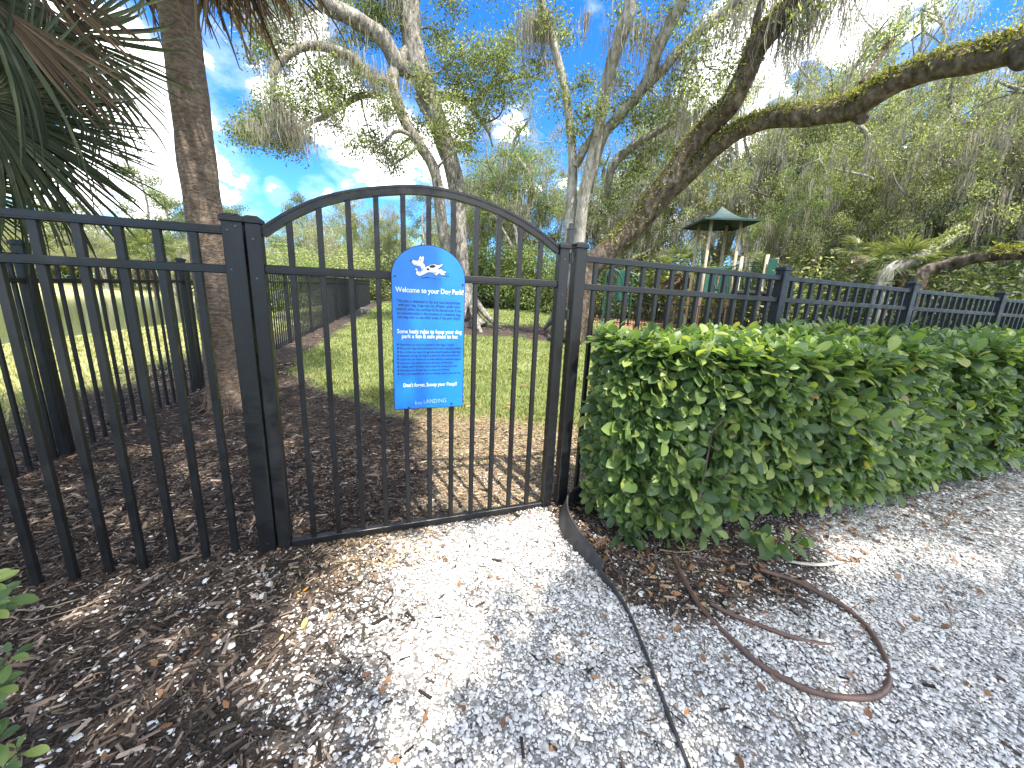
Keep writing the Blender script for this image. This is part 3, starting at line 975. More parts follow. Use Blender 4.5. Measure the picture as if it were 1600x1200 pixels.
c_ = np.array(dog, float); nxt = np.roll(c_, -1, 0) - np.roll(c_, 1, 0)
nr = np.stack([nxt[:, 1], -nxt[:, 0]], 1); nr /= np.linalg.norm(nr, axis=1)[:, None]
dg_ = part('dog_picture', flat(c_ + nr * 7, SY - .0010), MT['sign_navy'], sg)
part('dog_body', flat(dog, SY - .0014), MT['sign_white'], dg_)
m = MB()
a = np.arange(12) * 2 * np.pi / 12
m.add(*flat(np.stack([1338 + 48 * np.cos(a), 128 + 22 * np.sin(a) - .12 * 48 * np.cos(a)], 1), SY - .0018))
m.add(*flat(np.stack([1270 + 22 * np.cos(a), 174 + 17 * np.sin(a)], 1), SY - .0018))
m.add(*flat(np.stack([1022 + 14 * np.cos(a), 67 + 13 * np.sin(a)], 1), SY - .0018))
m.add(*flat(np.stack([1160 + 6 * np.cos(a), 45 + 9 * np.sin(a)], 1), SY - .0018))
m.add(*flat(np.stack([1236 + 9 * np.cos(a), 136 + 8 * np.sin(a)], 1), SY - .0018))
part('dog_spots', m, MT['sign_black'], dg_)
m = MB(); m.add(*flat([(1195, 150), (1180, 185), (1130, 235), (1140, 240), (1195, 200), (1205, 160)], SY - .0017)); m.add(*flat([(1050, 110), (1100, 128), (1150, 130), (1100, 118)], SY - .0017))
m.add(*flat([(1290, 205), (1340, 205), (1390, 200), (1400, 240), (1385, 245), (1355, 214)], SY - .0017))
part('dog_shading', m, MT['sign_grey'], dg_)
m = MB()
for (a0_, b0_, w_) in (((1170, 312), (1240, 300), 7), ((1235, 298), (1300, 300), 9), ((1310, 298), (1400, 312), 5), ((1440, 312), (1470, 316), 4), ((1540, 222), (1610, 222), 3), ((1520, 262), (1570, 258), 7), ((1570, 256), (1600, 260), 6)):
    m.add(*flat([(a0_[0], a0_[1] - w_), (b0_[0], b0_[1] - w_), (b0_[0], b0_[1] + w_ * .4), (a0_[0], a0_[1] + w_ * .4)], SY - .0011))
part('speed_lines', m, MT['sign_navy'], dg_)
for X_, Y_ in ((222, 312), (628, 338), (290, 1106), (563, 1092)):
    m = MB(); q = np.array([sx(X_), SY, sz_(Y_)]); m.add(*tube([q, q + (0, -.004, 0)], .0048, 10)); part('screw', m, MT['dark_steel'], sg)

# ------------------------------------------------------------------ hedge
ht = np.array([0, .14, .34, .58, .8, .94, 1.0]); hwid = np.array([.02, .08, .19, .25, .21, .10, .012])
hV = []
for t_, w_ in zip(ht, hwid):
    zc = -.20 * t_ * t_ + .10 * t_
    hV += [(t_, -w_, zc + w_ * .30), (t_, 0, zc), (t_, w_, zc + w_ * .30)]
hV = np.array(hV)
hF = np.array([[3 * r + c, 3 * r + c + 3, 3 * r + c + 4, 3 * r + c + 1] for r in range(6) for c in range(2)])


def rosettes(P, Nn, leaf_len, nleaf=(5, 9), spread=.9, seed=0):
    """whorls of leaves at shoot tips P pointing along Nn"""
    pos, Xs, Ns, Ls = [], [], [], []
    for p, n, l in zip(P, Nn, leaf_len):
        k = rng.integers(*nleaf)
        t = np.cross(n, rdir(1)[0]); t /= np.linalg.norm(t); b_ = np.cross(n, t)
        a0_ = rng.uniform(0, 6.28)
        for q in range(k):
            a_ = a0_ + q * 2.4 + rng.normal(0, .2)
            node = (q / k)
            rad = t * math.cos(a_) + b_ * math.sin(a_)
            tilt = spread * (1.15 - .75 * node) + rng.normal(0, .15)
            d = n * (1.0 - min(tilt, 1.0) * .85) + rad * tilt + np.array([0, 0, -.22 * tilt])
            pos.append(p - n * l * .7 * (1 - node) + rad * .004); Xs.append(d); Ns.append(n * .9 + rad * -.25 + np.array([0, 0, .35]))
            Ls.append(l * rng.uniform(.65, 1.12) * (1.05 - .35 * node))
    Xa, Ya, Za = basis(np.array(Xs), np.array(Ns))
    return scatter(hV, hF, np.array(pos), Xa, Ya, Za, np.array(Ls))


hedge = thing('hedge', 'clipped green broadleaf hedge in front of the right fence', 'hedge', (1.0, -.4, -.04))


def hedge_front(x, z): return -.70 - .07 * np.sin(np.clip(z, 0, 1.1) * 2.6) + .36 * np.exp(-(x - .90) / .34) + .05 * wob(x, z, 1.6, 2)
def hedge_top(x, y): return 1.065 + .05 * sstep(1.0, 4.5, x) + .025 * wob(x, y, 1.5, 1) + .06 * np.clip((y + .7) / .6, 0, 1)


Ps, Ns_, Ls_ = [], [], []
for (n, x0, x1) in ((920, .95, 3.0), (820, 3.0, 7.4)):
    x = rng.uniform(x0, x1, n); z = rng.uniform(.05, 1.06, n) ** .95
    z = np.where(z < .16 + .1 * wob(x, 0 * x, 2.3), z + .12, z)
    dp = np.abs(rng.normal(0, .07, n)); y = hedge_front(x, z) + dp
    nn = np.stack([rng.normal(0, .35, n), -1 + 0 * x, .45 + rng.normal(0, .3, n) + .5 * (z > .9)], 1)
    Ps.append(np.stack([x, y, z], 1)); Ns_.append(unit(nn)); Ls_.append(rng.uniform(.08, .14, n))
for (n, x0, x1) in ((800, .95, 3.0), (700, 3.0, 7.4)):
    x = rng.uniform(x0, x1, n); y = rng.uniform(-.78, -.06, n); k = y > hedge_front(x, 1.0) - .02; x, y = x[k], y[k]; n = len(x)
    z = hedge_top(x, y) - np.abs(rng.normal(0, .035, n)) + (rng.random(n) < .05) * .05
    Ps.append(np.stack([x, y, z], 1)); Ns_.append(unit(np.stack([rng.normal(0, .4, n), rng.normal(-.15, .4, n), 1 + 0 * x], 1))); Ls_.append(rng.uniform(.075, .13, n))
n = 300
y = rng.uniform(-.42, -.08, n); z = rng.uniform(.08, 1.06, n); x = .94 + np.abs(rng.normal(0, .05, n)) + .03 * wob(y, z, 3, 1)
Ps.append(np.stack([x, y, z], 1)); Ns_.append(unit(np.stack([-1 + 0 * x, rng.normal(-.3, .4, n), .4 + rng.normal(0, .3, n)], 1))); Ls_.append(rng.uniform(.07, .11, n))
# leaves deeper inside
n = 1500
x = rng.uniform(.98, 7.2, n) ** 1.0; z = rng.uniform(.1, 1.0, n); y = hedge_front(x, z) + rng.uniform(.08, .4, n)
Ps.append(np.stack([x, np.minimum(y, -.08), z], 1)); Ns_.append(unit(np.stack([rng.normal(0, .5, n), -.8 + 0 * x, .5 + rng.normal(0, .4, n)], 1))); Ls_.append(rng.uniform(.08, .115, n))
# low sprays hanging over the mulch
for (px, py, D) in ((985, 838, 1.95), (1010, 830, 1.95), (1195, 850, 2.22), (1215, 862, 2.22), (1250, 850, 2.3), (1180, 835, 2.25), (1065, 835, 2.05), (1120, 830, 2.1)):
    p = at(px, py, D)
    Ps.append(p[None]); Ns_.append(unit(np.array([[rng.normal(0, .4), -.7, .25]]))); Ls_.append(np.array([.115]))
Ps, Ns_, Ls_ = np.concatenate(Ps), np.concatenate(Ns_), np.concatenate(Ls_)
part('foliage', rosettes(Ps, Ns_, Ls_), MT['hedge_leaf'], hedge, True)
m = MB()
for i in range(150):
    x = rng.uniform(1.2, 7.0); y = rng.uniform(-.6, -.15)
    p0 = np.array([x, y, zg(x, y)]); p3 = np.array([max(1.05, x + rng.normal(0, .2)), np.clip(y + rng.normal(-.12, .18), -.62, -.06), rng.uniform(.6, 1.0)])
    mid = (p0 + p3) / 2 + rng.normal(0, .05, 3)
    P = spline([p0, mid, p3], 7); m.add(*tube(P, np.linspace(.010, .003, 7), 5))
    for q in range(2):
        s_ = P[rng.integers(2, 6)]; e = s_ + np.array([rng.normal(0, .05), -rng.uniform(.02, .08), rng.uniform(.0, .15)])
        m.add(*tube(spline([s_, (s_ + e) / 2 + rng.normal(0, .02, 3), e], 4), np.linspace(.005, .002, 4), 4))
part('stems', m, MT['stem'], hedge)

# small shrub at the lower left corner
bush = thing('broadleaf_shrub', 'low green shrub poking in at the lower left of the mulch', 'shrub', tuple(G(-40, 1190)))
Ps, Ns_ = [], []
for (px, py, D) in ((12, 1022, 1.42), (-2, 1065, 1.40), (22, 1172, 1.36), (-20, 1110, 1.38), (-5, 1150, 1.34), (-40, 1040, 1.42), (-30, 1170, 1.36), (-50, 1080, 1.45), (-10, 1200, 1.34)):
    Ps.append(at(px, py, D)); Ns_.append(unit(np.array([.35 + rng.normal(0, .2), -.25 + rng.normal(0, .2), .8])))
part('foliage', rosettes(Ps, Ns_, np.full(len(Ps), .055), (4, 7)), MT['hedge_leaf'], bush, True)
m = MB(); b0 = G(-40, 1190)
for p in Ps: m.add(*tube(spline([b0, (b0 + p) / 2 + (0, 0, .03), p], 5), np.linspace(.006, .003, 5), 5))
part('stems', m, MT['stem'], bush)
bush2 = thing('broadleaf_shrub', 'leafy sprig at the left edge in front of the fence foot', 'shrub', tuple(G(-30, 960)))
Ps = [at(-6, 930, 1.75), at(-14, 945, 1.72), at(-22, 905, 1.78)]
part('foliage', rosettes(Ps, [unit(np.array([.4, -.3, .8]))] * 3, [.07, .07, .07], (5, 8)), MT['hedge_leaf'], bush2, True)
m = MB(); b0 = G(-30, 960)
for p in Ps: m.add(*tube(spline([b0, (b0 + p) / 2 + (0, 0, .02), p], 5), np.linspace(.005, .003, 5), 5))
part('stems', m, MT['stem'], bush2)

# ------------------------------------------------------------------ edging, pipes, strap, twigs, fallen leaves
E_ = spline([(1.06, .02, .12), (.95, .0, .14), (.85, -.05, .145), (.765, -.13, .145), (.71, -.24, .135), (.69, -.37, .11), (.705, -.52, .075), (.73, -.70, .04), (.72, -.88, .02), (.68, -1.02, .018),
             (.61, -1.22, .016), (.53, -1.46, .016), (.44, -1.80, .016), (.40, -2.1, .015)], 70)
zb = np.array([zgn(p[0], p[1]) for p in E_])
T_, A_, B_ = frames(np.stack([E_[:, 0], E_[:, 1], 0 * zb], 1)); side = np.stack([-T_[:, 1], T_[:, 0], 0 * zb], 1)
V = []
for (s_, hz) in ((-.003, -.03), (-.003, 1), (.003, 1), (.003, -.03)):
    z = zb + np.where(hz > 0, E_[:, 2] * .95, hz)
    lean = .05 * (hz > 0) * (E_[:, 2] > .05)
    V.append(np.stack([E_[:, 0], E_[:, 1], z], 1) + side * (s_ + lean)[:, None])
V = np.stack(V, 1).reshape(-1, 3); nE = len(E_)
ii = np.arange(nE - 1)[:, None] * 4; jj = np.arange(4)[None]; j2 = (jj + 1) % 4
mE = MB(); mE.add(V, [np.stack([ii + jj, ii + j2, ii + 4 + j2, ii + 4 + jj], -1).reshape(-1, 4)])
mE.add(*tube(np.stack([E_[:, 0], E_[:, 1], zb + E_[:, 2] * .95 + .002], 1) + side * (.05 * (E_[:, 2] > .05))[:, None], .0055, 7))
solo('landscape_edging', mE, MT['edging'], 'black plastic edging strip curving between the path and the hedge bed', 'edging', smooth_=False)


def on_ground(px, r):
    return np.array([G(x, y, r) for x, y in px])


P = spline(on_ground([(1050, 868), (1062, 897), (1082, 935), (1105, 968), (1150, 1012), (1185, 1042), (1230, 1068), (1270, 1085), (1310, 1094), (1345, 1097), (1372, 1092), (1386, 1075), (1386, 1048), (1372, 1012), (1350, 980), (1318, 953), (1280, 932), (1240, 912), (1205, 900), (1185, 893)], .012), 90)
P[:, 2] += .006 * np.sin(np.linspace(0, 9, 90)) ** 2
solo('irrigation_pipe', tube(P, .0105, 12), MT['hose'], 'brown drip irrigation pipe lying in a long loop on the white shells', 'pipe', smooth_=True)
P = spline(on_ground([(1108, 945), (1140, 962), (1180, 978), (1220, 993), (1262, 1006), (1300, 1013)], .010), 40)
solo('irrigation_pipe', tube(P, .0095, 12), MT['hose'], 'short straight piece of brown pipe inside the looped pipe', 'pipe', smooth_=True)
P = spline(on_ground([(1228, 882), (1255, 887), (1285, 888), (1312, 884)], .024), 20)
V, Fs = tube(P, .011, 8); V[:, 2] = P[:, 2].mean() + (V[:, 2] - P[:, 2].mean()) * .4
solo('plastic_strap', (V, Fs), MT['strap'], 'pale bleached plastic strip on the mulch at the hedge foot', 'strap')
for (pts_, r_, lab) in (([(1236, 1128), (1245, 1150), (1262, 1172)], .004, 'dark stick on the shells below the pipe loop'),
                        ([(1478, 942), (1484, 965), (1486, 985)], .003, 'thin curved twig on the shells right of the pipe loop'),
                        ([(8, 948), (40, 958), (90, 950), (140, 933)], .004, 'long pale root lying on the mulch by the left fence'),
                        ([(20, 968), (60, 972), (110, 958), (160, 940), (190, 930)], .003, 'thin forked root on the mulch below the left pickets'),
                        ([(1180, 905), (1168, 915), (1150, 912)], .003, 'little dry twig between the two pipe ends'),
                        ([(1030, 862), (1060, 866), (1105, 861)], .005, 'straw coloured stick under the hedge front')):
    P = spline(on_ground(pts_, r_ + .008), 14)
    P += rng.normal(0, .002, P.shape)
    solo('twig', tube(P, np.linspace(r_, r_ * .5, 14), 6), MT['twig'], lab, 'twig', 'twigs and roots on the ground')

fl_t = []
for t_, w_ in zip([0, .2, .45, .7, .9, 1], [.03, .26, .40, .34, .16, .01]):
    fl_t += [(t_ * 2 - 1, -w_, .10 * w_ + .12 * (t_ - .5) ** 2), (t_ * 2 - 1, 0, .25 * (t_ - .5) ** 2 - .03), (t_ * 2 - 1, w_, .16 * w_ + .2 * (t_ - .5) ** 2)]
fl_t = np.array(fl_t); fl_f = np.array([[3 * r + c, 3 * r + c + 3, 3 * r + c + 4, 3 * r + c + 1] for r in range(5) for c in range(2)])
for (px, py, mt, s_, ang, lab) in ((476, 978, 'leaf_yellow', .026, 80, 'yellow green fallen leaf on the mulch left of the shells'), (478, 924, 'leaf_orange', .014, 50, 'bright orange leaf near the gate foot, upper of two'),
                                  (467, 934, 'leaf_orange', .011, 120, 'red orange leaf bit just below the bright orange leaf'), (366, 999, 'leaf_tan', .018, 20, 'tan curled leaf on the dark mulch'),
                                  (645, 915, 'leaf_orange', .009, 60, 'small orange leaf scrap on the sunlit path'), (606, 927, 'leaf_orange', .009, 100, 'tiny orange leaf scrap on the path below the gate'),
                                  (572, 1058, 'leaf_brown', .018, 20, 'rust brown leaf among the shells left of the path centre'), (1021, 905, 'leaf_tan', .022, -15, 'big tan leaf beside the edging strip'),
                                  (1098, 968, 'leaf_brown', .02, 0, 'brown leaf tucked by the left run of the looped pipe'), (1355, 1120, 'leaf_brown', .026, 30, 'dark brown oak leaf below the tip of the pipe loop'),
                                  (1322, 1072, 'leaf_brown', .016, 10, 'small brown leaf inside the tip of the pipe loop'), (1132, 945, 'leaf_pale', .02, 200, 'pale green leaf face down at the pipe ends'),
                                  (1155, 920, 'leaf_tan', .021, 60, 'papery tan leaf on the mulch between pipe ends'), (1195, 960, 'leaf_brown', .02, -10, 'red brown leaf between the two pipes'),
                                  (1072, 1116, 'leaf_orange', .013, 20, 'orange leaf scrap right of the edging strip'), (1006, 1068, 'leaf_tan', .014, 0, 'light brown leaf just left of the edging strip'),
                                  (1462, 1050, 'leaf_brown', .018, 70, 'brown leaf alone on shells right of the pipe loop'), (1440, 895, 'leaf_tan', .018, 140, 'tan leaf on the sunlit shells at right'),
                                  (904, 797, 'leaf_tan', .024, 100, 'curled tan leaf standing at the hedge corner by the post'), (870, 1030, 'leaf_brown', .016, 5, 'brown leaf left of the edging in the path centre'),
                                  (440, 1000, 'leaf_tan', .014, 70, 'tan leaf flake below the yellow green leaf'), (935, 780, 'leaf_tan', .018, 20, 'tan leaf caught low in the hedge end'), (1215, 905, 'leaf_brown', .02, 30, 'brown leaf leaning on the upper pipe end')):
    p = G(px, py, .012); a_ = math.radians(ang)
    X1 = np.array([[math.cos(a_), math.sin(a_), .1]]); Xa, Ya, Za = basis(X1, np.array([[rng.normal(0, .15), rng.normal(-.1, .15), 1]]))
    solo('fallen_leaf', scatter(fl_t, fl_f, p[None], Xa, Ya, Za, s_), MT[mt], lab, 'leaf', 'fallen leaves on the ground', smooth_=True)

# ------------------------------------------------------------------ palms
def fan_mesh(nseg, spread, droop, Lp, Lf, mat, seed, ragged=.1, lift=.0):
    r = np.random.default_rng(seed); m = MB()
    m.add(*tube(spline([(0, 0, 0), (Lp * .5, 0, .03), (Lp, 0, 0)], 6), np.linspace(.020, .011, 6), 6))
    for i in range(nseg):
        ph = -spread + 2 * spread * i / (nseg - 1) + r.normal(0, .02)
        l = Lf * (.72 + .28 * math.cos(ph * .55)) * (1 + r.normal(0, ragged))
        dr = droop * (1 + r.normal(0, .3))
        d = np.array([math.cos(ph), math.sin(ph), 0]); sd = np.array([-math.sin(ph), math.cos(ph), 0])
        tt = np.array([.0, .18, .38, .55, .72, .88, 1.0])
        dphi = 2 * spread / (nseg - 1)
        ww = np.minimum(tt * l * dphi * .56, (.021 if nseg < 60 else .0135) * (1.02 - tt) ** .55 + .001); ww[0] = .002
        off = Lp - .12 * (1 - abs(ph) / spread)
        zz = -dr * l * (.18 * tt ** 2 + .55 * np.clip(tt - .45, 0, 1) ** 2) + .16 * abs(math.sin(ph)) * l * tt * .6 + lift * tt
        base = np.array([off, 0, 0]) + d * (tt * l)[:, None]
        base[:, 2] += zz; base += sd * (r.normal(0, .05) * l * tt ** 2)[:, None]
        V = np.stack([base - sd * ww[:, None] + [0, 0, 0], base + np.stack([0 * tt, 0 * tt, -ww * .55], 1), base + sd * ww[:, None]], 1).reshape(-1, 3)
        q = np.arange(6)[:, None] * 3 + np.arange(2)[None]
        m.add(V, np.stack([q, q + 3, q + 4, q + 1], -1).reshape(-1, 4))
    V, Fs = m.get()
    return make_mesh('frond', V, Fs, mat)


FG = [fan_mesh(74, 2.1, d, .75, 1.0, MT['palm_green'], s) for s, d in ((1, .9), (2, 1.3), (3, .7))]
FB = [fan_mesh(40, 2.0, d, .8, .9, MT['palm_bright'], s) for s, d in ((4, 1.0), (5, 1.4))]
FD = [fan_mesh(40, 1.15, d, .5, .8, MT['palm_dead'], s, .2) for s, d in ((6, .9), (7, 1.4), (8, .5))]


def frond(t, me, origin, d, nrm, s=1.0, name='frond'):
    Xa, Ya, Za = basis(np.array([d], float), np.array([nrm], float))
    o = bpy.data.objects.new(name, me); COL.objects.link(o); o.parent = t
    R = np.stack([Xa[0], Ya[0], Za[0]], 1) * s
    l = np.asarray(origin, float) - ORI[t.name]
    o.matrix_basis = Matrix(((*R[0], l[0]), (*R[1], l[1]), (*R[2], l[2]), (0, 0, 0, 1)))
    return o


def crown(t, c, fronds, n, e0, e1, s=1.0, name='frond', seed=0, az0=0):
    r = np.random.default_rng(seed)
    for i in range(n):
        az = az0 + i * 2.39996 + r.normal(0, .15); el = math.radians(e0 + (e1 - e0) * ((i + .5) / n) + r.normal(0, 6))
        d = np.array([math.cos(az) * math.cos(el), math.sin(az) * math.cos(el), math.sin(el)])
        nn = np.array([-math.cos(az) * math.sin(el), -math.sin(az) * math.sin(el), math.cos(el)]) + r.normal(0, .25, 3)
        frond(t, fronds[i % len(fronds)], c + d * .05, d, nn, s * r.uniform(.88, 1.1), name)


# palm behind the left fence, its trunk crossing the sky
b0 = G(357, 636)
pt = thing('cabbage_palm', 'tall cabbage palm with a bare brown trunk standing behind the left fence', 'palm tree', b0)
P = spline([b0 + (0, 0, -.1), b0 + (0, 0, .25), b0 + (.0, 0, 1.2), b0 + (-.01, .03, 2.6), b0 + (-.02, .05, 5.15)], 52)
part('trunk', tube(P, np.interp(P[:, 2], [0, .2, .5, 2, 3.6, 5.4], [.20, .175, .150, .147, .138, .135]), 28, .035, seed=2), MT['bark_palm'], pt, True)
rt = MB()
for i in range(70):
    a_ = rng.uniform(0, 6.28); r0 = rng.uniform(.15, .2); q = np.array([math.cos(a_), math.sin(a_), 0])
    r0 *= .88; rt.add(*tube([b0 + q * r0 + (0, 0, rng.uniform(.05, .22)), b0 + q * (r0 + .05) + (0, 0, .03), b0 + q * (r0 + rng.uniform(.06, .16)) + (0, 0, -.02)], .006, 4))
part('root_skirt', rt, MT['bark_palm'], pt)
ct = P[-1]
crown(pt, ct, FG, 22, -20, 75, 1.0, 'frond', 3)
crown(pt, ct + (0, 0, -.02), FD, 34, -84, -40, 1.12, 'dead_frond', 4)

# palm at the left edge, fronds hanging into the picture
C2 = np.array([-3.02, 1.15, 2.95]); b2 = np.array([-3.10, 1.1, float(zg(-3.1, 1.1))])
p2 = thing('cabbage_palm', 'shady cabbage palm at the far left whose big fan fronds hang over the fence', 'palm tree', b2)
P = spline([b2 + (0, 0, -.1), b2 + (0, 0, 1.2), C2], 24)
part('trunk', tube(P, .16, 20, .04, seed=5), MT['bark_palm'], p2, True)
tocam = unit(CAM - C2)


def aim(me, px, py, D, nrm, s=1.0, name='frond'):
    tip = at(px, py, D); frond(p2, me, C2 + unit(tip - C2) * .04, tip - C2, nrm, s, name)


def fan_at(me, hub, tip, nrm, s=1.0, Lp=.75, name='frond'):
    h, t_ = at(*hub), at(*tip); d = unit(t_ - h)
    frond(p2, me, h - d * Lp * s, d, nrm, s, name)


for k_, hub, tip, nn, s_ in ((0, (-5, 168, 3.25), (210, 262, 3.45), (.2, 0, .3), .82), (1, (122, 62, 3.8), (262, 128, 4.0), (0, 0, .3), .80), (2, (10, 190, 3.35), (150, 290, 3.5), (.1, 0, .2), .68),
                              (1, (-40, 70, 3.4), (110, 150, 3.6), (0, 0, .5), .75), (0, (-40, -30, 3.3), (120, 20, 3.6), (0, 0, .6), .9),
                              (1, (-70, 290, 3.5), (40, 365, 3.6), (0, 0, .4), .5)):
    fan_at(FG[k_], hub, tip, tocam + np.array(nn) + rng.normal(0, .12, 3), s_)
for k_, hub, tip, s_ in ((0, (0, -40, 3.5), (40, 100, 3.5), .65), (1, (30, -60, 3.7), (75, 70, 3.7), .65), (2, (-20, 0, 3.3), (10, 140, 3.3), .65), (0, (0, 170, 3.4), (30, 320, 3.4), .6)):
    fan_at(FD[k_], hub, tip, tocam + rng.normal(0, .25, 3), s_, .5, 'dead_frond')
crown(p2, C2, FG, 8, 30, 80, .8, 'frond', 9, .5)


def small_palm(label, px, D, top, n=16, seed=1, trunk=True, s=1.0, dead=6, grp='cabbage palms in the undergrowth'):
    tp = at(px, top, D); gz = float(zg(tp[0], tp[1])); b0 = np.array([tp[0], tp[1], gz])
    t = thing('cabbage_palm', label, 'palm tree', b0, grp)
    c = np.array([tp[0], tp[1], max(gz + .3, tp[2])])
    part('trunk', tube(spline([b0 + (0, 0, -.1), (b0 + c) / 2, c], 10), .19, 14, .06, seed=seed), MT['bark_palm'], t, True)
    crown(t, c, FB, n, -30, 75, s, 'frond', seed)
    crown(t, c, FD, dead, -80, -50, s, 'dead_frond', seed + 1)


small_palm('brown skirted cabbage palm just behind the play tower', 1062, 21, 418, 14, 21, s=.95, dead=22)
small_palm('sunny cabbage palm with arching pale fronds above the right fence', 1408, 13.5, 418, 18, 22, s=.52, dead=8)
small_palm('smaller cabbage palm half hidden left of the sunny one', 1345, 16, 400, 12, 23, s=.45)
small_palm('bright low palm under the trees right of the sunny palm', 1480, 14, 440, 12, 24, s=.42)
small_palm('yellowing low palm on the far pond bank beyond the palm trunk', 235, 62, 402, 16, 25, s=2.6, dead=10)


# ------------------------------------------------------------------ oaks
dT = np.array([(-1, 0, 0), (-.1, -.40, .08), (1, 0, -.06), (.1, .40, .08)]); dF = np.array([[0, 1, 2, 3]])


def leaf_cloud(C, n_each, sig, size, up=.35):
    C = np.asarray(C, float); n = np.broadcast_to(np.asarray(n_each), (len(C),)).astype(int)
    sg_ = np.repeat(np.broadcast_to(np.asarray(sig, float), (len(C),)), n)[:, None]
    P = np.repeat(C, n, 0) + rng.normal(0, 1, (n.sum(), 3)) * sg_ * np.array([1, 1, .75])
    Xa, Ya, Za = basis(rdir(len(P), -.15), rdir(len(P), up))
    return scatter(dT, dF, P, Xa, Ya, Za, size * rng.uniform(.65, 1.35, len(P)))


def moss_strands(P, length, n=1, w=.012):
    """hanging ribbons from the points P"""
    P = np.asarray(P, float); k = 6; N_ = len(P)
    ln = np.asarray(length, float) * np.ones(N_)
    a_ = rng.uniform(0, 6.28, N_); sd = np.stack([np.cos(a_), np.sin(a_), 0 * a_], 1)
    ph = rng.uniform(0, 6.28, N_); V = []
    for i in range(k):
        t_ = i / (k - 1)
        c = P + np.stack([.11 * ln * np.sin(ph + 4.2 * t_) * t_, .11 * ln * np.cos(ph * 1.7 + 5 * t_) * t_, -ln * t_], 1)
        ww = (w * (1 - .8 * t_) * (1 + .5 * np.sin(ph * 3 + 9 * t_)))[:, None] if hasattr(ln, '__len__') else w
        V += [c - sd * ww, c + sd * ww]
    V = np.stack(V, 1).reshape(-1, 3)
    q = (np.arange(N_) * 2 * k)[:, None] + (np.arange(k - 1) * 2)[None]
    return V, [np.stack([q, q + 1, q + 3, q + 2], -1).reshape(-1, 4)]


def limbs(rows, n=40, k=14, rough=.06):
    m = MB(); pts = []
    for i, r in enumerate(rows):
        W = np.array([(*at(a_, b_, D), rr) for (a_, b_, D, rr) in r])
        Sx = spline(W, max(10, int(n * len(r) / 8)))
        m.add(*tube(Sx[:, :3], np.maximum(Sx[:, 3], .01), k if Sx[:, 3].max() > .1 else 8, rough, seed=i * 1.7)); pts.append(Sx)
    return m, np.concatenate(pts)


def clusters(cl, D, mpts, dens=1.0, size=.045, jit=.7):
    """leaf clusters (px, py, radius px[, D]) with the twigs that carry them"""
    cen, tw = [], MB()
    for c in cl:
        px, py, r = c[:3]; d = (c[3] if len(c) > 3 else D) + rng.normal(0, jit)
        p = at(px, py, d); dep = (p - CAM) @ FWD; R = r * dep / F_PX
        k = max(4, int(dens * 26 * (R / .9) ** 1.6))
        sub = p + unit(rng.normal(size=(k, 3))) * (R * rng.uniform(.1, 1, (k, 1)) ** .6) * [1, 1, .8]
        cen.append(sub)
        q = mpts[np.argmin(np.linalg.norm(mpts[:, :3] - p, axis=1) - mpts[:, 3])]
        L_ = np.linalg.norm(q[:3] - p)
        P = spline([q[:3], q[:3] * .5 + p * .5 + rng.normal(0, .12, 3) * min(L_, 2), p], 9)
        r0 = min(q[3] * .7, .02 + .018 * L_)
        tw.add(*tube(P, np.linspace(r0, .012, 9), 6, .05))
        for s_ in sub[::3]:
            o_ = P[rng.integers(4, 9)]
            tw.add(*tube(spline([o_, (o_ + s_) / 2 + rng.normal(0, .06, 3), s_], 5), np.linspace(.013, .004, 5), 4))
    return np.concatenate(cen), tw


def moss_at(spots, D):
    V = MB()
    for s in spots:
        px, py, w, ln, n = s[:5]; d = s[5] if len(s) > 5 else D
        p = at(px, py, d); dep = (p - CAM) @ FWD
        W, Ln = w * dep / F_PX, ln * dep / F_PX
        n = int(n)
        P = p + rng.normal(0, 1, (n, 3)) * [W * .5, W * .5, .08]
        V.add(*moss_strands(P, Ln * rng.uniform(.15, 1.0, n) ** 1.2, w=.0085))
    return V


def fern_on(mpts, name_pts, n, rmul=1.02, up=.55, size=.03):
    """little fern leaves on the upper side of limb points (rows x,y,z,r)"""
    P = mpts[rng.integers(0, len(mpts), n)]
    d = rdir(n, 1.1); d[:, 2] = np.abs(d[:, 2])
    pos = P[:, :3] + d * (P[:, 3:4] * rmul) + rng.normal(0, .04, (n, 3))
    Xa, Ya, Za = basis(rdir(n, .6), d)
    return scatter(dT, dF, pos, Xa, Ya, Za, size * rng.uniform(.6, 1.4, n))


GO = 'live oaks around the dog park'
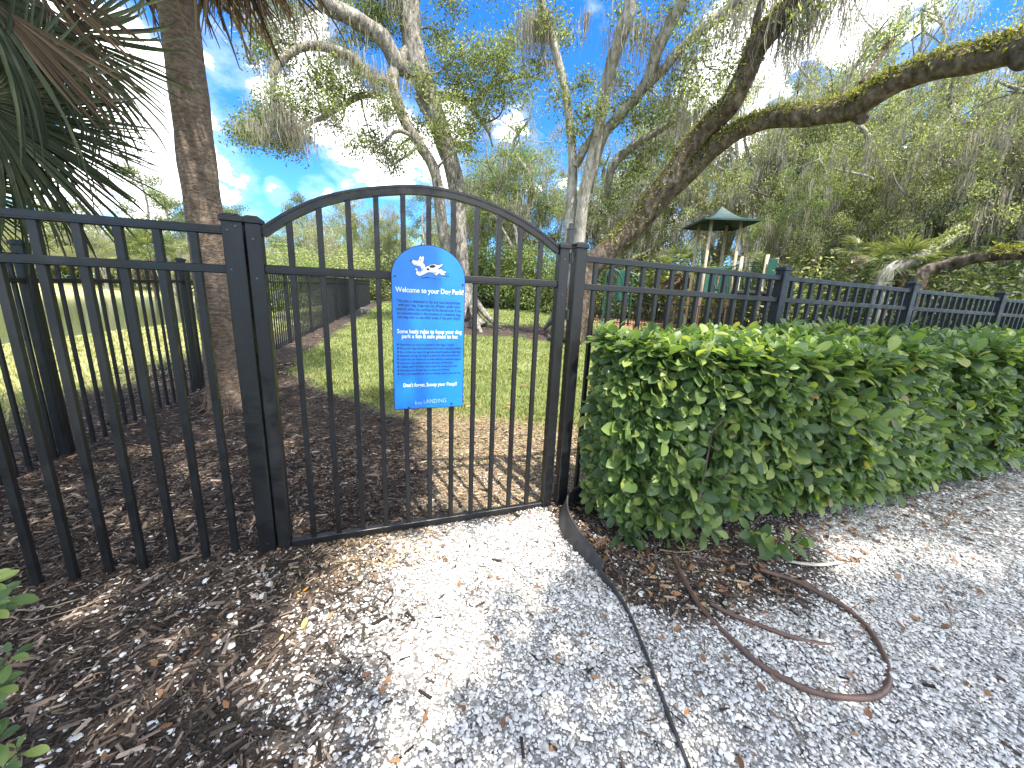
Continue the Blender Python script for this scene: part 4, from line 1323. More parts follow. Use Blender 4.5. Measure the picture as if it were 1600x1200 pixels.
# oak left of centre
b0 = G(736, 508)
o1 = thing('live_oak', 'double trunked live oak standing directly behind the sign', 'oak tree', b0, GO)
rows1 = [[(742, 516, 13.3, .52), (733, 497, 13.4, .40), (726, 455, 13.4, .30), (720, 400, 13.5, .235), (713, 293, 13.6, .27), (692, 215, 13.6, .30), (668, 150, 13.6, .33), (647, 77, 13.5, .31), (640, 0, 13.4, .29), (650, -90, 13.2, .2), (690, -200, 13, .1)],
         [(730, 500, 13.2, .3), (712, 450, 13.2, .24), (698, 390, 13.1, .22), (690, 345, 13.1, .22), (680, 270, 13.1, .2), (655, 225, 13.1, .19), (632, 188, 13.1, .19), (614, 130, 13.2, .2), (622, 100, 13.4, .22), (645, 70, 13.5, .2)],
         [(655, 120, 13.5, .26), (622, 100, 13.3, .27), (597, 60, 13.1, .27), (550, 27, 12.8, .25), (510, 7, 12.5, .23), (470, -40, 12.2, .17), (420, -90, 12, .1)],
         [(615, 130, 13.2, .2), (583, 123, 13, .19), (560, 100, 12.9, .18), (537, 83, 12.7, .17), (483, 72, 12.4, .14), (437, 97, 12.2, .12), (426, 140, 12.1, .10), (435, 180, 12, .07), (450, 215, 12, .03)],
         [(600, 150, 13.3, .12), (563, 150, 13.2, .11), (510, 180, 13, .09), (480, 195, 12.9, .06), (450, 215, 12.9, .03)],
         [(672, 160, 13.7, .16), (700, 150, 13.9, .15), (740, 160, 14.2, .14), (770, 133, 14.4, .11), (817, 118, 14.6, .08), (850, 125, 14.8, .04)],
         [(690, 150, 13.8, .12), (722, 152, 14, .12), (745, 180, 14, .1), (763, 207, 14, .06), (770, 230, 14, .03)],
         [(705, 225, 13.6, .14), (722, 228, 13.5, .12), (737, 234, 13.4, .1)],
         [(650, 215, 13.1, .09), (620, 205, 12.9, .07), (592, 228, 12.8, .04), (560, 228, 12.7, .02)],
         [(660, 215, 13.1, .07), (640, 240, 12.9, .05), (612, 258, 12.8, .03)],
         [(770, 133, 14.4, .07), (778, 100, 14.4, .05), (765, 75, 14.4, .03)], [(690, 215, 13.4, .1), (668, 185, 13.2, .08), (648, 150, 13.0, .05)]]
rows1 = [[(a_, b_, c_, r_ * (1.0, .82, .84, .66, .8, .8, .8, .8, .8, .8, .8, .8)[i_]) for (a_, b_, c_, r_) in rr_] for i_, rr_ in enumerate(rows1)]
m1, mp1 = limbs(rows1)
# root flares
rf = MB()
for (pa, pb) in (((731, 455), (783, 513)), ((727, 455), (702, 511)), ((731, 458), (752, 519)), ((728, 458), (716, 520))):
    a_ = at(*pa, 13.35); e = G(*pb); mid = (a_ + e) / 2 + (0, 0, -.12)
    Sx = spline([a_, mid, e + (0, 0, -.03)], 12); rf.add(*tube(Sx, np.linspace(.17, .05, 12), 12, .03))
part('root_flare', rf, MT['bark_oak'], o1, True)
cl1 = [(430, 190, 30), (450, 225, 24), (415, 215, 24), (440, 150, 24), (395, 195, 22), (520, 165, 22), (428, 168, 34), (445, 205, 30), (392, 200, 24), (372, 215, 12), (470, 180, 26), (520, 150, 26), (500, 115, 30), (455, 95, 24), (430, 60, 30), (465, 30, 30), (540, 95, 26), (560, 60, 26), (590, 35, 30), (560, 132, 26), (600, 162, 28),
       (578, 212, 26), (598, 240, 22), (612, 262, 14), (560, 228, 18), (650, 195, 20), (700, 110, 30), (722, 80, 30), (752, 110, 30), (770, 80, 28), (800, 62, 26), (790, 110, 26), (758, 160, 26), (705, 172, 28), (790, 150, 24), (820, 130, 20),
       (738, 195, 26), (690, 60, 28), (615, 20, 40), (565, 5, 34), (680, 210, 22), (830, 30, 20), (440, 0, 36), (500, -30, 46), (600, -50, 55), (700, -10, 30), (420, -70, 50), (540, -90, 60), (680, -100, 60), (760, -60, 50), (395, 40, 20), (410, 90, 20),
       (530, 190, 18), (480, 140, 22), (630, 230, 18), (722, 130, 26), (730, 230, 14), (660, 120, 22), (715, 210, 18)]
cen, tw = clusters(cl1, 13.2, mp1, .8)
m1.add(*tw.get()); part('trunk', m1, MT['bark_oak'], o1, True)
part('foliage', leaf_cloud(cen, 125, .20, .046), MT['oak_leaf'], o1)
part('hanging_moss', moss_at([(440, 170, 40, 70, 260, 12.1), (470, 200, 26, 55, 160, 12.2), (400, 195, 26, 40, 110, 12.1), (520, 175, 24, 40, 120), (500, 70, 60, 55, 200, 12.6), (560, 100, 50, 60, 200), (590, 120, 30, 60, 160), (600, 175, 20, 50, 110),
                              (470, 15, 50, 60, 160, 12.3), (540, 30, 40, 40, 110), (620, 0, 40, 40, 100), (640, 125, 14, 30, 60), (430, 100, 24, 40, 90, 12.1), (760, 165, 40, 30, 90, 14), (410, 20, 40, 50, 120, 12.2), (612, 245, 20, 25, 50)], 12.9), MT['moss'], o1)
mp_hi = mp1[55:][mp1[55:, 3] > .07]
part('fern_growth', fern_on(mp_hi[mp_hi[:, 2] > 2.2], None, 5200, 1.03, size=.035), MT['fern'], o1)
V, Fs = tube([at(644, 107, 13.25), at(643, 107, 13.1)], .16, 14)
part('pruning_scar', (V, Fs), MT['bark_pale'], o1)

# oak at centre right: several upright trunks
b0 = G(882, 527)
o2 = thing('live_oak', 'pale multi trunked live oak rising behind the gate latch post', 'oak tree', b0, GO)
rows2 = [[(876, 532, 10.9, .46), (882, 500, 10.9, .34), (887, 440, 11, .25), (890, 380, 11, .21), (893, 310, 11, .19), (894, 233, 11, .15), (884, 150, 11, .135), (868, 80, 11, .13), (850, 20, 11, .12), (838, -50, 10.9, .1), (830, -140, 10.8, .06)],
         [(892, 532, 10.8, .4), (896, 480, 10.8, .28), (903, 400, 10.8, .22), (912, 310, 10.7, .2), (928, 240, 10.6, .2), (938, 187, 10.5, .19), (948, 130, 10.3, .18), (958, 93, 10.1, .18), (975, 40, 9.8, .19), (983, 17, 9.7, .18), (990, -60, 9.5, .14)],
         [(918, 300, 10.8, .17), (940, 217, 10.8, .18), (965, 185, 10.7, .17), (1010, 130, 10.5, .17), (1026, 80, 10.3, .18), (1045, 40, 10.2, .17), (1067, 0, 10, .16), (1090, -60, 9.8, .1)],
         [(1008, 135, 10.5, .15), (1035, 110, 10.5, .13), (1070, 70, 10.4, .13), (1105, 40, 10.3, .13), (1140, 10, 10.2, .12), (1175, -30, 10, .08)],
         [(948, 310, 11.6, .10), (955, 265, 11.5, .15), (975, 240, 11.5, .15), (1000, 222, 11.4, .13), (1037, 200, 11.3, .09), (1060, 185, 11.2, .05)],
         [(870, 95, 11, .05), (845, 100, 11.1, .05), (830, 95, 11.2, .03)], [(1050, 85, 10.4, .05), (1090, 95, 10.5, .04), (1110, 60, 10.5, .02)],
         [(900, 260, 10.9, .12), (912, 235, 10.8, .14), (925, 215, 10.7, .1), (932, 190, 10.5, .06)]]
rows2 = [[(a_, b_, c_, r_ * (.76 if b_ < 450 else .9)) for (a_, b_, c_, r_) in rr_] for rr_ in rows2]
m2, mp2 = limbs(rows2)
rf = MB()
for (pa, pb) in (((879, 470), (850, 513)), ((884, 470), (866, 530)), ((896, 470), (920, 521))):
    a_ = at(*pa, 10.9); e = G(*pb); Sx = spline([a_, (a_ + e) / 2 + (0, 0, -.1), e + (0, 0, -.03)], 12); rf.add(*tube(Sx, np.linspace(.17, .05, 12), 10, .08))
part('root_flare', rf, MT['bark_pale'], o2, True)
cl2 = [(850, 62, 22), (838, 112, 20), (872, 150, 14), (912, 180, 18), (965, 135, 20), (905, 205, 20), (1000, 190, 26), (1040, 165, 28), (1062, 120, 28), (1000, 262, 28), (960, 300, 24), (1100, 62, 30), (1150, 40, 30), (1130, 110, 30), (1010, 60, 18),
       (1050, 30, 26), (880, 60, 14), (1090, 150, 28), (1085, -20, 50), (960, -50, 40), (850, -40, 30), (800, -30, 24), (940, 165, 14), (980, 20, 12), (1030, 230, 22), (980, 160, 16), (915, 130, 8), (860, 30, 16), (1180, 0, 34), (1040, -60, 60)]
cen, tw = clusters(cl2, 10.8, mp2, .75)
m2.add(*tw.get()); part('trunk', m2, MT['bark_pale'], o2, True)
part('foliage', leaf_cloud(cen, 120, .18, .042), MT['oak_leaf'], o2)
part('hanging_moss', moss_at([(838, 35, 34, 70, 320, 11), (845, 20, 20, 60, 160, 11), (915, 20, 10, 65, 60, 10.6), (862, 105, 20, 20, 60), (965, 50, 20, 60, 90, 10), (1000, 40, 40, 70, 160, 10), (1050, 150, 34, 75, 260, 11.2), (1085, 175, 30, 60, 150, 11.2),
                              (1120, 45, 50, 70, 200, 10.4), (1080, 80, 30, 50, 110, 10.4), (1160, 20, 40, 60, 140, 10.3), (1025, 100, 30, 50, 110, 10.4), (1010, 225, 20, 40, 70, 11.3), (960, 120, 20, 40, 80)], 10.6), MT['moss'], o2)
k = mp2[:, 2] > 2.5
part('fern_growth', fern_on(mp2[k], None, 2600, 1.03, size=.03), MT['fern'], o2)

# leaning oak with the long limb reaching right
b0 = G(893, 521)
o3 = thing('live_oak', 'leaning live oak whose long fern covered limb sweeps across the right side', 'oak tree', b0, GO)
rows3 = [[(885, 530, 10.3, .6), (898, 490, 10.3, .5), (912, 440, 10.4, .44), (930, 410, 10.4, .40), (958, 385, 10.4, .38), (990, 355, 10.5, .38), (1022, 316, 10.5, .42), (1050, 280, 10.4, .38), (1083, 227, 10.3, .34), (1120, 185, 10.1, .31), (1143, 160, 10, .29), (1168, 110, 9.8, .28),
          (1183, 73, 9.7, .28), (1205, 45, 9.5, .28), (1233, 18, 9.4, .27), (1290, -40, 9.1, .24), (1380, -120, 8.8, .15)],
         [(1005, 335, 10.5, .25), (1040, 302, 10.5, .30), (1072, 276, 10.4, .29), (1100, 245, 10.3, .27), (1133, 218, 10.2, .25), (1165, 200, 10.1, .24), (1200, 187, 10, .24), (1265, 180, 9.7, .25), (1333, 168, 9.4, .28), (1365, 148, 9.2, .25), (1400, 127, 9.1, .24), (1465, 104, 8.9, .24),
          (1533, 90, 8.8, .25), (1600, 72, 8.6, .26), (1700, 40, 8.4, .22), (1850, -20, 8, .14)],
         [(1183, 80, 9.7, .13), (1180, 40, 9.6, .11), (1192, 0, 9.5, .09), (1205, -60, 9.4, .05)],
         [(1335, 165, 9.4, .2), (1345, 184, 9.35, .14), (1352, 188, 9.3, .08)], [(1345, 130, 9.5, .05), (1375, 90, 9.7, .05), (1395, 60, 9.8, .03)],
         [(1590, 80, 8.6, .2), (1600, 96, 8.5, .14), (1610, 100, 8.5, .08)]]
rows3 = [[(a_, b_, c_, r_ * (.72 if b_ < 480 else .85)) for (a_, b_, c_, r_) in rr_] for rr_ in rows3]
m3, mp3 = limbs(rows3, 56, 18, .07)
L1 = mp3[(mp3[:, 3] > .14) & (mp3[:, 2] > 2.6)]
part('fern_growth', fern_on(L1, None, 32000, 1.05, size=.034), MT['fern'], o3)
cl3 = [(1220, -30, 36), (1300, -70, 44), (1400, -150, 60), (1262, 10, 16), (1395, 60, 16), (1200, -80, 44), (1380, 75, 12)]
cen, tw = clusters(cl3, 9.4, mp3, .8)
m3.add(*tw.get()); part('trunk', m3, MT['bark_limb'], o3, True)
part('foliage', leaf_cloud(cen, 36, .15, .042), MT['oak_leaf'], o3)
part('hanging_moss', moss_at([(1255, 20, 40, 110, 200, 9.4), (1225, 50, 30, 60, 110, 9.5), (1280, -20, 60, 120, 220, 9.2), (1210, -10, 30, 60, 100, 9.5), (1180, 60, 16, 60, 70, 9.7), (1340, -50, 60, 100, 160, 9)], 9.5), MT['moss'], o3)

# ------------------------------------------------------------------ woodland behind
def generic_oak(seed, H=10.0, W=4.2, base=.22, nl=36000, size=.055, low=.25, leans=0.0):
    """trunk, crown and moss of a broad tree, in its own coordinates"""
    r = np.random.default_rng(seed)
    tr = MB(); tips = []
    th_ = H * low
    P = spline([(0, 0, -.2), (0, 0, .3), (.15 * r.normal(), .15 * r.normal(), th_)], 10)
    tr.add(*tube(P, np.linspace(.42, .30, 10) * H / 10, 10, .07, seed=seed))
    top = P[-1]
    for i in range(7):
        az = i * 2.4 + r.normal(0, .3); el = math.radians(r.uniform(18, 80)) if i else 1.45
        ln = (W * .95 / max(math.cos(el), .45)) * r.uniform(.7, 1.0); ln = min(ln, (H - th_) * 1.0)
        d = np.array([math.cos(az) * math.cos(el), math.sin(az) * math.cos(el), math.sin(el)])
        pts = [top - (0, 0, .3)]
        for q in (.25, .5, .75, 1.0): pts.append(top + d * ln * q + r.normal(0, .08 * ln, 3) * [1, 1, .7] + np.array([0, 0, .25 * ln * math.sin(q * 3) * .4]))
        Sx = spline(pts, 16); tr.add(*tube(Sx, np.linspace(.19, .045, 16) * H / 10, 7, .06, seed=i))
        for q in range(5, 16, 2):
            tips.append(Sx[q])
            for w in range(2):
                e = Sx[q] + r.normal(0, 1, 3) * [W * .22, W * .22, H * .07] + [0, 0, H * .02]
                tr.add(*tube(spline([Sx[q], (Sx[q] + e) / 2 + r.normal(0, .1, 3), e], 5), np.linspace(.04, .012, 5) * H / 10, 5)); tips.append(e)
    tips = np.array(tips)
    # clumps on twig ends plus an uneven shell
    n = 110
    u = unit(r.normal(size=(n, 3))); u[:, 2] = np.abs(u[:, 2]) * 1.1 - .35
    sh = u * np.array([W, W, (H - th_) * .55]) * r.uniform(.55, 1.02, (n, 1)) + np.array([0, 0, th_ + (H - th_) * .45])
    cen = np.concatenate([tips, sh]); cen = cen + r.normal(0, .25, cen.shape)
    each = (nl / len(cen)) * r.uniform(.4, 1.6, len(cen))
    lv = leaf_cloud(cen, each, r.uniform(.16, .40, len(cen)), size)
    ms = cen[r.integers(0, len(cen), 230)] + r.normal(0, .3, (230, 3))
    ms = np.repeat(ms, 18, 0) + r.normal(0, .14, (4140, 3)); ln = np.repeat(r.uniform(.4, 1.5, 230), 18) * r.uniform(.2, 1.1, 4140)
    mo = moss_strands(ms, ln, w=.016)
    return tr.get(), lv, mo


def generic_pine(seed, H=16.0):
    r = np.random.default_rng(seed); tr = MB(); cen = []
    P = spline([(0, 0, -.2), (.1, 0, H * .4), (r.normal() * .4, r.normal() * .4, H * .7), (r.normal() * .6, r.normal() * .6, H)], 20)
    tr.add(*tube(P, np.linspace(.24, .05, 20), 8, .04))
    for i in range(20):
        q = r.uniform(.45, 1.0); o_ = P[min(19, int(q * 19))]; az = r.uniform(0, 6.28); ln = (1.15 - q) * 4.2 + .7
        e = o_ + np.array([math.cos(az) * ln, math.sin(az) * ln, ln * r.uniform(-.15, .45)])
        tr.add(*tube(spline([o_, (o_ + e) / 2 + [0, 0, -.12], e], 6), np.linspace(.06, .02, 6), 5))
        for w in range(4): cen.append(o_ + (e - o_) * r.uniform(.55, 1.08) + r.normal(0, .25, 3))
    lv = leaf_cloud(np.array(cen), 110, .42, .10, .7)
    return tr.get(), lv, None


def generic_shrub(seed, nl=17000):
    r = np.random.default_rng(seed); n = 60
    u = unit(r.normal(size=(n, 3))); u[:, 2] = np.abs(u[:, 2])
    cen = u * np.array([1.7, 1.7, 2.3]) * r.uniform(.3, 1, (n, 1)) + [0, 0, .15]
    tr = MB()
    for q in cen[::2]: tr.add(*tube(spline([(0, 0, -.1), q * [.4, .4, .55], q], 6), np.linspace(.05, .012, 6), 5))
    return tr.get(), leaf_cloud(cen, nl / n * r.uniform(.5, 1.5, n), .30, .045), None


def variant(fn, leafmat, barkmat, *a, **k):
    tr, lv, mo = fn(*a, **k)
    return (make_mesh('trunk', tr[0], tr[1], barkmat, True), make_mesh('foliage', lv[0], lv[1], leafmat), make_mesh('hanging_moss', mo[0], mo[1], MT['moss']) if mo else None)


VA = variant(generic_oak, MT['wood_leaf'], MT['bark_oak'], 31)
VB = variant(generic_oak, MT['oak_leaf_pale'], MT['bark_pale'], 32, W=3.6, low=.32)
VC = variant(generic_oak, MT['wood_leaf'], MT['bark_pale'], 33, W=5.0, low=.18)
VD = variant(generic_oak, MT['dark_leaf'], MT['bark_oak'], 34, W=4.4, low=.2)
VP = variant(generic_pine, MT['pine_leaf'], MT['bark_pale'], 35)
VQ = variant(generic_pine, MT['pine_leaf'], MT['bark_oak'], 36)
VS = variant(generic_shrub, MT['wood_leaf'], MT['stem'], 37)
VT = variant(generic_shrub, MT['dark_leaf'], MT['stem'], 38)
VU = variant(generic_shrub, MT['oak_leaf_pale'], MT['stem'], 39)


def tree(v, name, label, cat, px, D, top, unitH, rot=0.0, wide=1.0, group='trees of the wood behind'):
    tp = at(px, top, D); gz = float(zg(tp[0], tp[1])); H = max(tp[2] - gz, .6)
    t = thing(name, label, cat, (tp[0], tp[1], gz - .05), group)
    s = H / unitH
    for nm, me in zip(('trunk', 'foliage', 'hanging_moss'), v):
        if me is None: continue
        o = link(nm, me, t); o.scale = (s * wide, s * wide, s); o.rotation_euler = (0, 0, rot)
    return t


# through and right of the gate arch
tree(VB, 'oak_tree', 'pale green oak seen between the two trunks groups above the gate arch end', 'tree', 815, 26, 188, 10, 1.0, .95)
tree(VA, 'oak_tree', 'dense oak low behind the right half of the gate arch', 'tree', 752, 31, 262, 10, 2.0, .9)
tree(VC, 'oak_tree', 'wide leafy oak filling the left half of the gate arch', 'tree', 545, 44, 318, 10, .3, 1.0)
tree(VA, 'oak_tree', 'dark leafy oak behind the second gate picket', 'tree', 490, 52, 342, 10, 1.3, 1.0)
tree(VB, 'oak_tree', 'light green tree behind the top left of the sign', 'tree', 600, 40, 322, 10, 2.2, .8)
tree(VP, 'pine_tree', 'slender pine showing just left of the oak trunk in the gate arch', 'pine tree', 664, 46, 292, 16, 0)
tree(VQ, 'pine_tree', 'pine whose top stands above the left end of the gate arch', 'pine tree', 462, 62, 306, 16, 1)
tree(VP, 'pine_tree', 'short pine top peeping over the left gate post', 'pine tree', 366, 80, 320, 16, 2, 1.3)
tree(VQ, 'pine_tree', 'pine between the third and fourth gate pickets', 'pine tree', 530, 58, 318, 16, 3)
tree(VS, 'shrub', 'bushy shrub mass under the left end of the gate arch', 'shrub', 430, 34, 375, 2.4, 0, 1.5, 'shrubs at the edge of the wood')
tree(VU, 'shrub', 'yellow green shrub under the arch beside the left stile', 'shrub', 452, 30, 392, 2.4, 1, 1.2, 'shrubs at the edge of the wood')
tree(VS, 'shrub', 'green shrub behind the far fence left of the sign', 'shrub', 560, 32, 384, 2.4, 2, 1.7, 'shrubs at the edge of the wood')
tree(VT, 'shrub', 'dark shrub behind the sign top', 'shrub', 640, 33, 392, 2.4, 3, 1.6, 'shrubs at the edge of the wood')
tree(VU, 'shrub', 'sunlit cedar like shrub right of the sign under the arch', 'shrub', 790, 27, 366, 2.4, 1, 1.0, 'shrubs at the edge of the wood')
tree(VT, 'shrub', 'dark shrub behind the picnic table', 'shrub', 762, 30, 400, 2.4, 2, 1.7, 'shrubs at the edge of the wood')
tree(VU, 'shrub', 'bright shrub just left of the latch post', 'shrub', 848, 25, 372, 2.4, 4, 1.2, 'shrubs at the edge of the wood')
tree(VT, 'shrub', 'dark shrub behind the base of the leaning oak', 'shrub', 950, 24, 402, 2.4, 5, 1.7, 'shrubs at the edge of the wood')
tree(VS, 'shrub', 'green shrub between the leaning oak and the play roof', 'shrub', 1020, 25, 372, 2.4, 6, 1.3, 'shrubs at the edge of the wood')
# right side
tree(VB, 'oak_tree', 'light oak behind the fork of the multi trunked oak', 'tree', 965, 30, 236, 10, .4, .9)
tree(VA, 'oak_tree', 'oak with hanging moss behind the leaning trunk', 'tree', 1050, 28, 150, 10, 1.5, .8)
tree(VD, 'oak_tree', 'dark low oak left of the play roof', 'tree', 1010, 24, 290, 10, 2.6, .9)
tree(VC, 'oak_tree', 'broad mossy oak directly above the play roof', 'tree', 1150, 27, 150, 10, 3.3, .7)
tree(VA, 'oak_tree', 'tall oak right of the play roof under the long limb', 'tree', 1262, 24, 120, 10, 4.1, .75)
tree(VB, 'oak_tree', 'pale tall oak above the long limb where the sky opens', 'tree', 1345, 26, 40, 10, 5.0, .62)
tree(VC, 'oak_tree', 'big mossy oak at the upper right above the long limb', 'tree', 1470, 22, 15, 10, .8, .62)
tree(VA, 'oak_tree', 'leafy oak at the right edge behind the limb tip', 'tree', 1600, 19, 40, 10, 1.9, .7)
tree(VD, 'oak_tree', 'dark oak at the right edge above the fence end', 'tree', 1580, 17, 250, 10, 2.8, 1.0)
tree(VB, 'oak_tree', 'oak with pale trunk between the play tower and the sunny palm', 'tree', 1290, 19, 235, 10, 3.6, .8)
tree(VC, 'oak_tree', 'wide drooping oak behind the sunny palm', 'tree', 1420, 19, 210, 10, 4.4, .75)
tree(VA, 'oak_tree', 'oak beyond the right frame edge with moss reaching in', 'tree', 1730, 16, 60, 10, 5.2, .8)
tree(VC, 'oak_tree', 'far oak seen in the gap below the long limb', 'tree', 1215, 38, 215, 10, 2.5, .9)
tree(VD, 'oak_tree', 'far dark oak low behind the gap right of the play roof', 'tree', 1370, 34, 270, 10, .2, 1.0)
tree(VT, 'shrub', 'dark shrub right of the sunny palm behind the fence', 'shrub', 1520, 14.5, 375, 2.4, 0, 1.4, 'shrubs at the edge of the wood')
tree(VS, 'shrub', 'leafy shrub behind the play slide', 'shrub', 1250, 21, 372, 2.4, 1, 1.4, 'shrubs at the edge of the wood')
tree(VT, 'shrub', 'dark shrub behind the fence at the far right edge', 'shrub', 1600, 13, 410, 2.4, 2, 1.4, 'shrubs at the edge of the wood')
tree(VS, 'shrub', 'mixed shrub behind the third right fence post', 'shrub', 1330, 18, 400, 2.4, 3, 1.4, 'shrubs at the edge of the wood')
tree(VS, 'shrub', 'leafy shrub below the big mossy oak', 'shrub', 1440, 18, 355, 2.4, 4, 1.4, 'shrubs at the edge of the wood')
tree(VS, 'shrub', 'shrub behind the climbing arches', 'shrub', 1110, 26, 395, 2.4, 5, 1.8, 'shrubs at the edge of the wood')
# slender pale tree standing on the lawn edge
b0 = G(816, 478)
sl = thing('slender_tree', 'slender white barked tree standing by the picnic table', 'tree', b0)
P = spline([b0 + (0, 0, -.1), b0 + (0, 0, .3), (*at(815, 430, 24.5),), (*at(809, 380, 24.5),), (*at(800, 320, 24.8),), (*at(806, 260, 25),)], 30)
m = MB(); m.add(*tube(P, np.interp(np.linspace(0, 1, 30), [0, .08, .4, 1], [.36, .2, .15, .05]), 10, .05))
m.add(*tube(spline([P[14], at(775, 340, 24.5), at(762, 345, 24.3)], 8), np.linspace(.09, .03, 8), 6)); m.add(*tube(spline([P[17], at(826, 330, 24.8), at(832, 290, 25)], 8), np.linspace(.08, .02, 8), 6))
part('trunk', m, MT['bark_pale'], sl, True)
cen = np.array([at(px, py, 24.8 + rng.normal(0, .6)) for px, py in ((800, 300), (770, 335), (832, 285), (806, 255), (790, 270), (820, 300), (785, 320), (760, 345), (815, 240))]) + 0
part('foliage', leaf_cloud(np.repeat(cen, 4, 0) + rng.normal(0, .35, (36, 3)), 60, .3, .07), MT['oak_leaf_pale'], sl)
# dead pale snag among the right trees
for lab, pts_, r_ in (('bare forked pale branch tree under the long limb', [(1240, 268, 24), (1236, 240, 24), (1222, 220, 24), (1200, 205, 24)], .14), ('leaning grey trunk crossing behind the sunny palm', [(1385, 430, 13), (1425, 408, 13.2), (1465, 385, 13.6), (1500, 365, 14)], .17),
                      ('mossy fallen limb lying above the fence at the right', [(1440, 432, 12), (1480, 415, 12), (1530, 402, 11.8), (1600, 397, 11.5), (1680, 395, 11.2)], .15), ('dark bent trunk behind the gap right of the play roof', [(1300, 300, 22), (1320, 275, 22), (1335, 262, 22), (1365, 240, 22.5)], .2)):
    W = np.array([at(*q) for q in pts_]); g0 = np.array([W[0][0], W[0][1], float(zg(W[0][0], W[0][1]))])
    t = thing('leaning_tree', lab, 'tree', g0, 'bare and leaning trunks in the wood')
    P = spline([g0 + (0, 0, -.1), (g0 + W[0]) / 2 + rng.normal(0, .05, 3), *W], 26)
    part('trunk', tube(P, np.linspace(r_ * 1.2, r_ * .5, 26), 9, .07), MT['bark_pale'] if 'pale' in lab or 'grey' in lab else MT['bark_limb'], t, True)
    e = P[18:]
    part('fern_growth', fern_on(np.concatenate([e, np.full((len(e), 1), r_ * .8)], 1), None, 900, 1.05, size=.04), MT['fern'] if 'mossy' in lab else MT['wood_leaf'], t)

# far wood closing the view (one mass of foliage) and the shore beyond the pond
def wood(name, line, n, hgt, depth, size, mat, each, seed):
    r = np.random.default_rng(seed); line = np.array(line, float)
    u = r.uniform(0, len(line) - 1.001, n); i = u.astype(int); f = (u - i)[:, None]
    xy = line[i] * (1 - f) + line[i + 1] * f + r.normal(0, depth, (n, 2))
    hh = hgt * (.72 + .28 * wob(xy[:, 0], xy[:, 1], .13, seed)) * r.uniform(.75, 1.1, n)
    z = zg(xy[:, 0], xy[:, 1]) + hh * r.uniform(.03, 1, n) ** .8
    C = np.concatenate([xy, z[:, None]], 1)
    V, Fs = leaf_cloud(C, each, hgt * .075, size)
    solo(name, (V, Fs), mat, kind='stuff')


def pol(deg, D): return (CAM[0] + D * math.sin(math.radians(deg)), CAM[1] + D * math.cos(math.radians(deg)))


wood('far_wood', [pol(-62, 90), pol(-45, 88), pol(-30, 92), pol(-15, 95), pol(0, 78), pol(10, 62)], 1500, 12.5, 3.5, .34, MT['wood_leaf'], 60, 3)
wood('woodland_backdrop', [pol(8, 60), pol(20, 46), pol(35, 42), pol(50, 38), pol(65, 34), pol(85, 30)], 700, 5.0, 2.5, .13, MT['wood_leaf'], 70, 4)
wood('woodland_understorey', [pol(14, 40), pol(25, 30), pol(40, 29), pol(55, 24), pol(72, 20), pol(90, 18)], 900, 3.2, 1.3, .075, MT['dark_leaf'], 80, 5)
for px, D, top, lab in ((212, 86, 262, 'tall thin pine with open crown left of the palm trunk'), (250, 80, 300, 'wide crowned pine just left of the palm trunk over the fence'), (60, 90, 318, 'rounded pine in the far treeline at the left edge'), (120, 88, 318, 'pine in the far treeline behind the left fronds'), (300, 84, 330, 'low pine top directly behind the palm trunk')):
    tree(VP if px % 3 else VQ, 'pine_tree', lab, 'pine tree', px, D, top, 16, px, 1.25, 'pines beyond the pond')
for px, D, top, lab in ((30, 82, 345, 'round tree on the far pond bank at the left edge'), (150, 80, 352, 'broad tree on the far bank behind the left fence'), (330, 78, 352, 'leafy tree on the far bank right of the palm trunk'), (410, 70, 350, 'leafy tree on the far bank behind the gate post')):
    tree(VC if px % 4 else VA, 'oak_tree', lab, 'tree', px, D, top, 10, px, 1.0, 'trees beyond the pond')

# ------------------------------------------------------------------ playground
PD = 18.0


def up_from(px, py, D):
    p = at(px, py, D); return p, float(zg(p[0], p[1]))


pc, gz = up_from(1124, 352, PD)
tw_ = thing('play_tower', 'playground tower with green pyramid roof on tan posts', 'playground', (pc[0], pc[1], gz))
vd = unit(np.array([pc[0] - CAM[0], pc[1] - CAM[1], 0])); rd = np.array([vd[1], -vd[0], 0])
ang = math.radians(24); e1 = rd * math.cos(ang) + vd * math.sin(ang); e2 = -rd * math.sin(ang) + vd * math.cos(ang)
hs = .56
ez = pc[2]
for a_ in (-1, 1):
    for b_ in (-1, 1):
        q = pc + e1 * hs * a_ + e2 * hs * b_
        part('post', tube([(q[0], q[1], gz - .1), (q[0], q[1], ez + .12)], .062, 12), MT['play_tan'], tw_, True)
rs = 1.04
apex = np.array([pc[0], pc[1], ez + .70])
cor = [pc + e1 * rs * a_ + e2 * rs * b_ + np.array([0, 0, .06]) for a_, b_ in ((-1, -1), (1, -1), (1, 1), (-1, 1))]
m = MB()
for i in range(4):
    c0, c1 = cor[i], cor[(i + 1) % 4]; rows = []
    for t_ in np.linspace(0, 1, 8):
        sag = -.16 * math.sin(math.pi * t_)
        rows.append([(c0 * (1 - w) + c1 * w) * (1 - t_) + apex * t_ + np.array([0, 0, sag - .05 * math.sin(math.pi * w) * (1 - t_)]) for w in np.linspace(0, 1, 7)])
    V = np.array(rows).reshape(-1, 3); q = np.arange(7)[:, None] * 7 + np.arange(6)[None]
    m.add(V, np.stack([q, q + 1, q + 8, q + 7], -1).reshape(-1, 4))
    m.add(*bar(c0 + (0, 0, -.04), c1 + (0, 0, -.04), .03, .07, .004))
rf_ = part('roof', m, MT['roof_green'], tw_)
m = MB()
for i in range(4): m.add(*bar(pc + (e1 * hs * (-1, 1, 1, -1)[i] + e2 * hs * (-1, -1, 1, 1)[i]) + (0, 0, .1), cor[i] + (0, 0, -.02), .05, .05, .004))
part('roof_brace', m, MT['play_green'], rf_)
dz = gz + 1.5
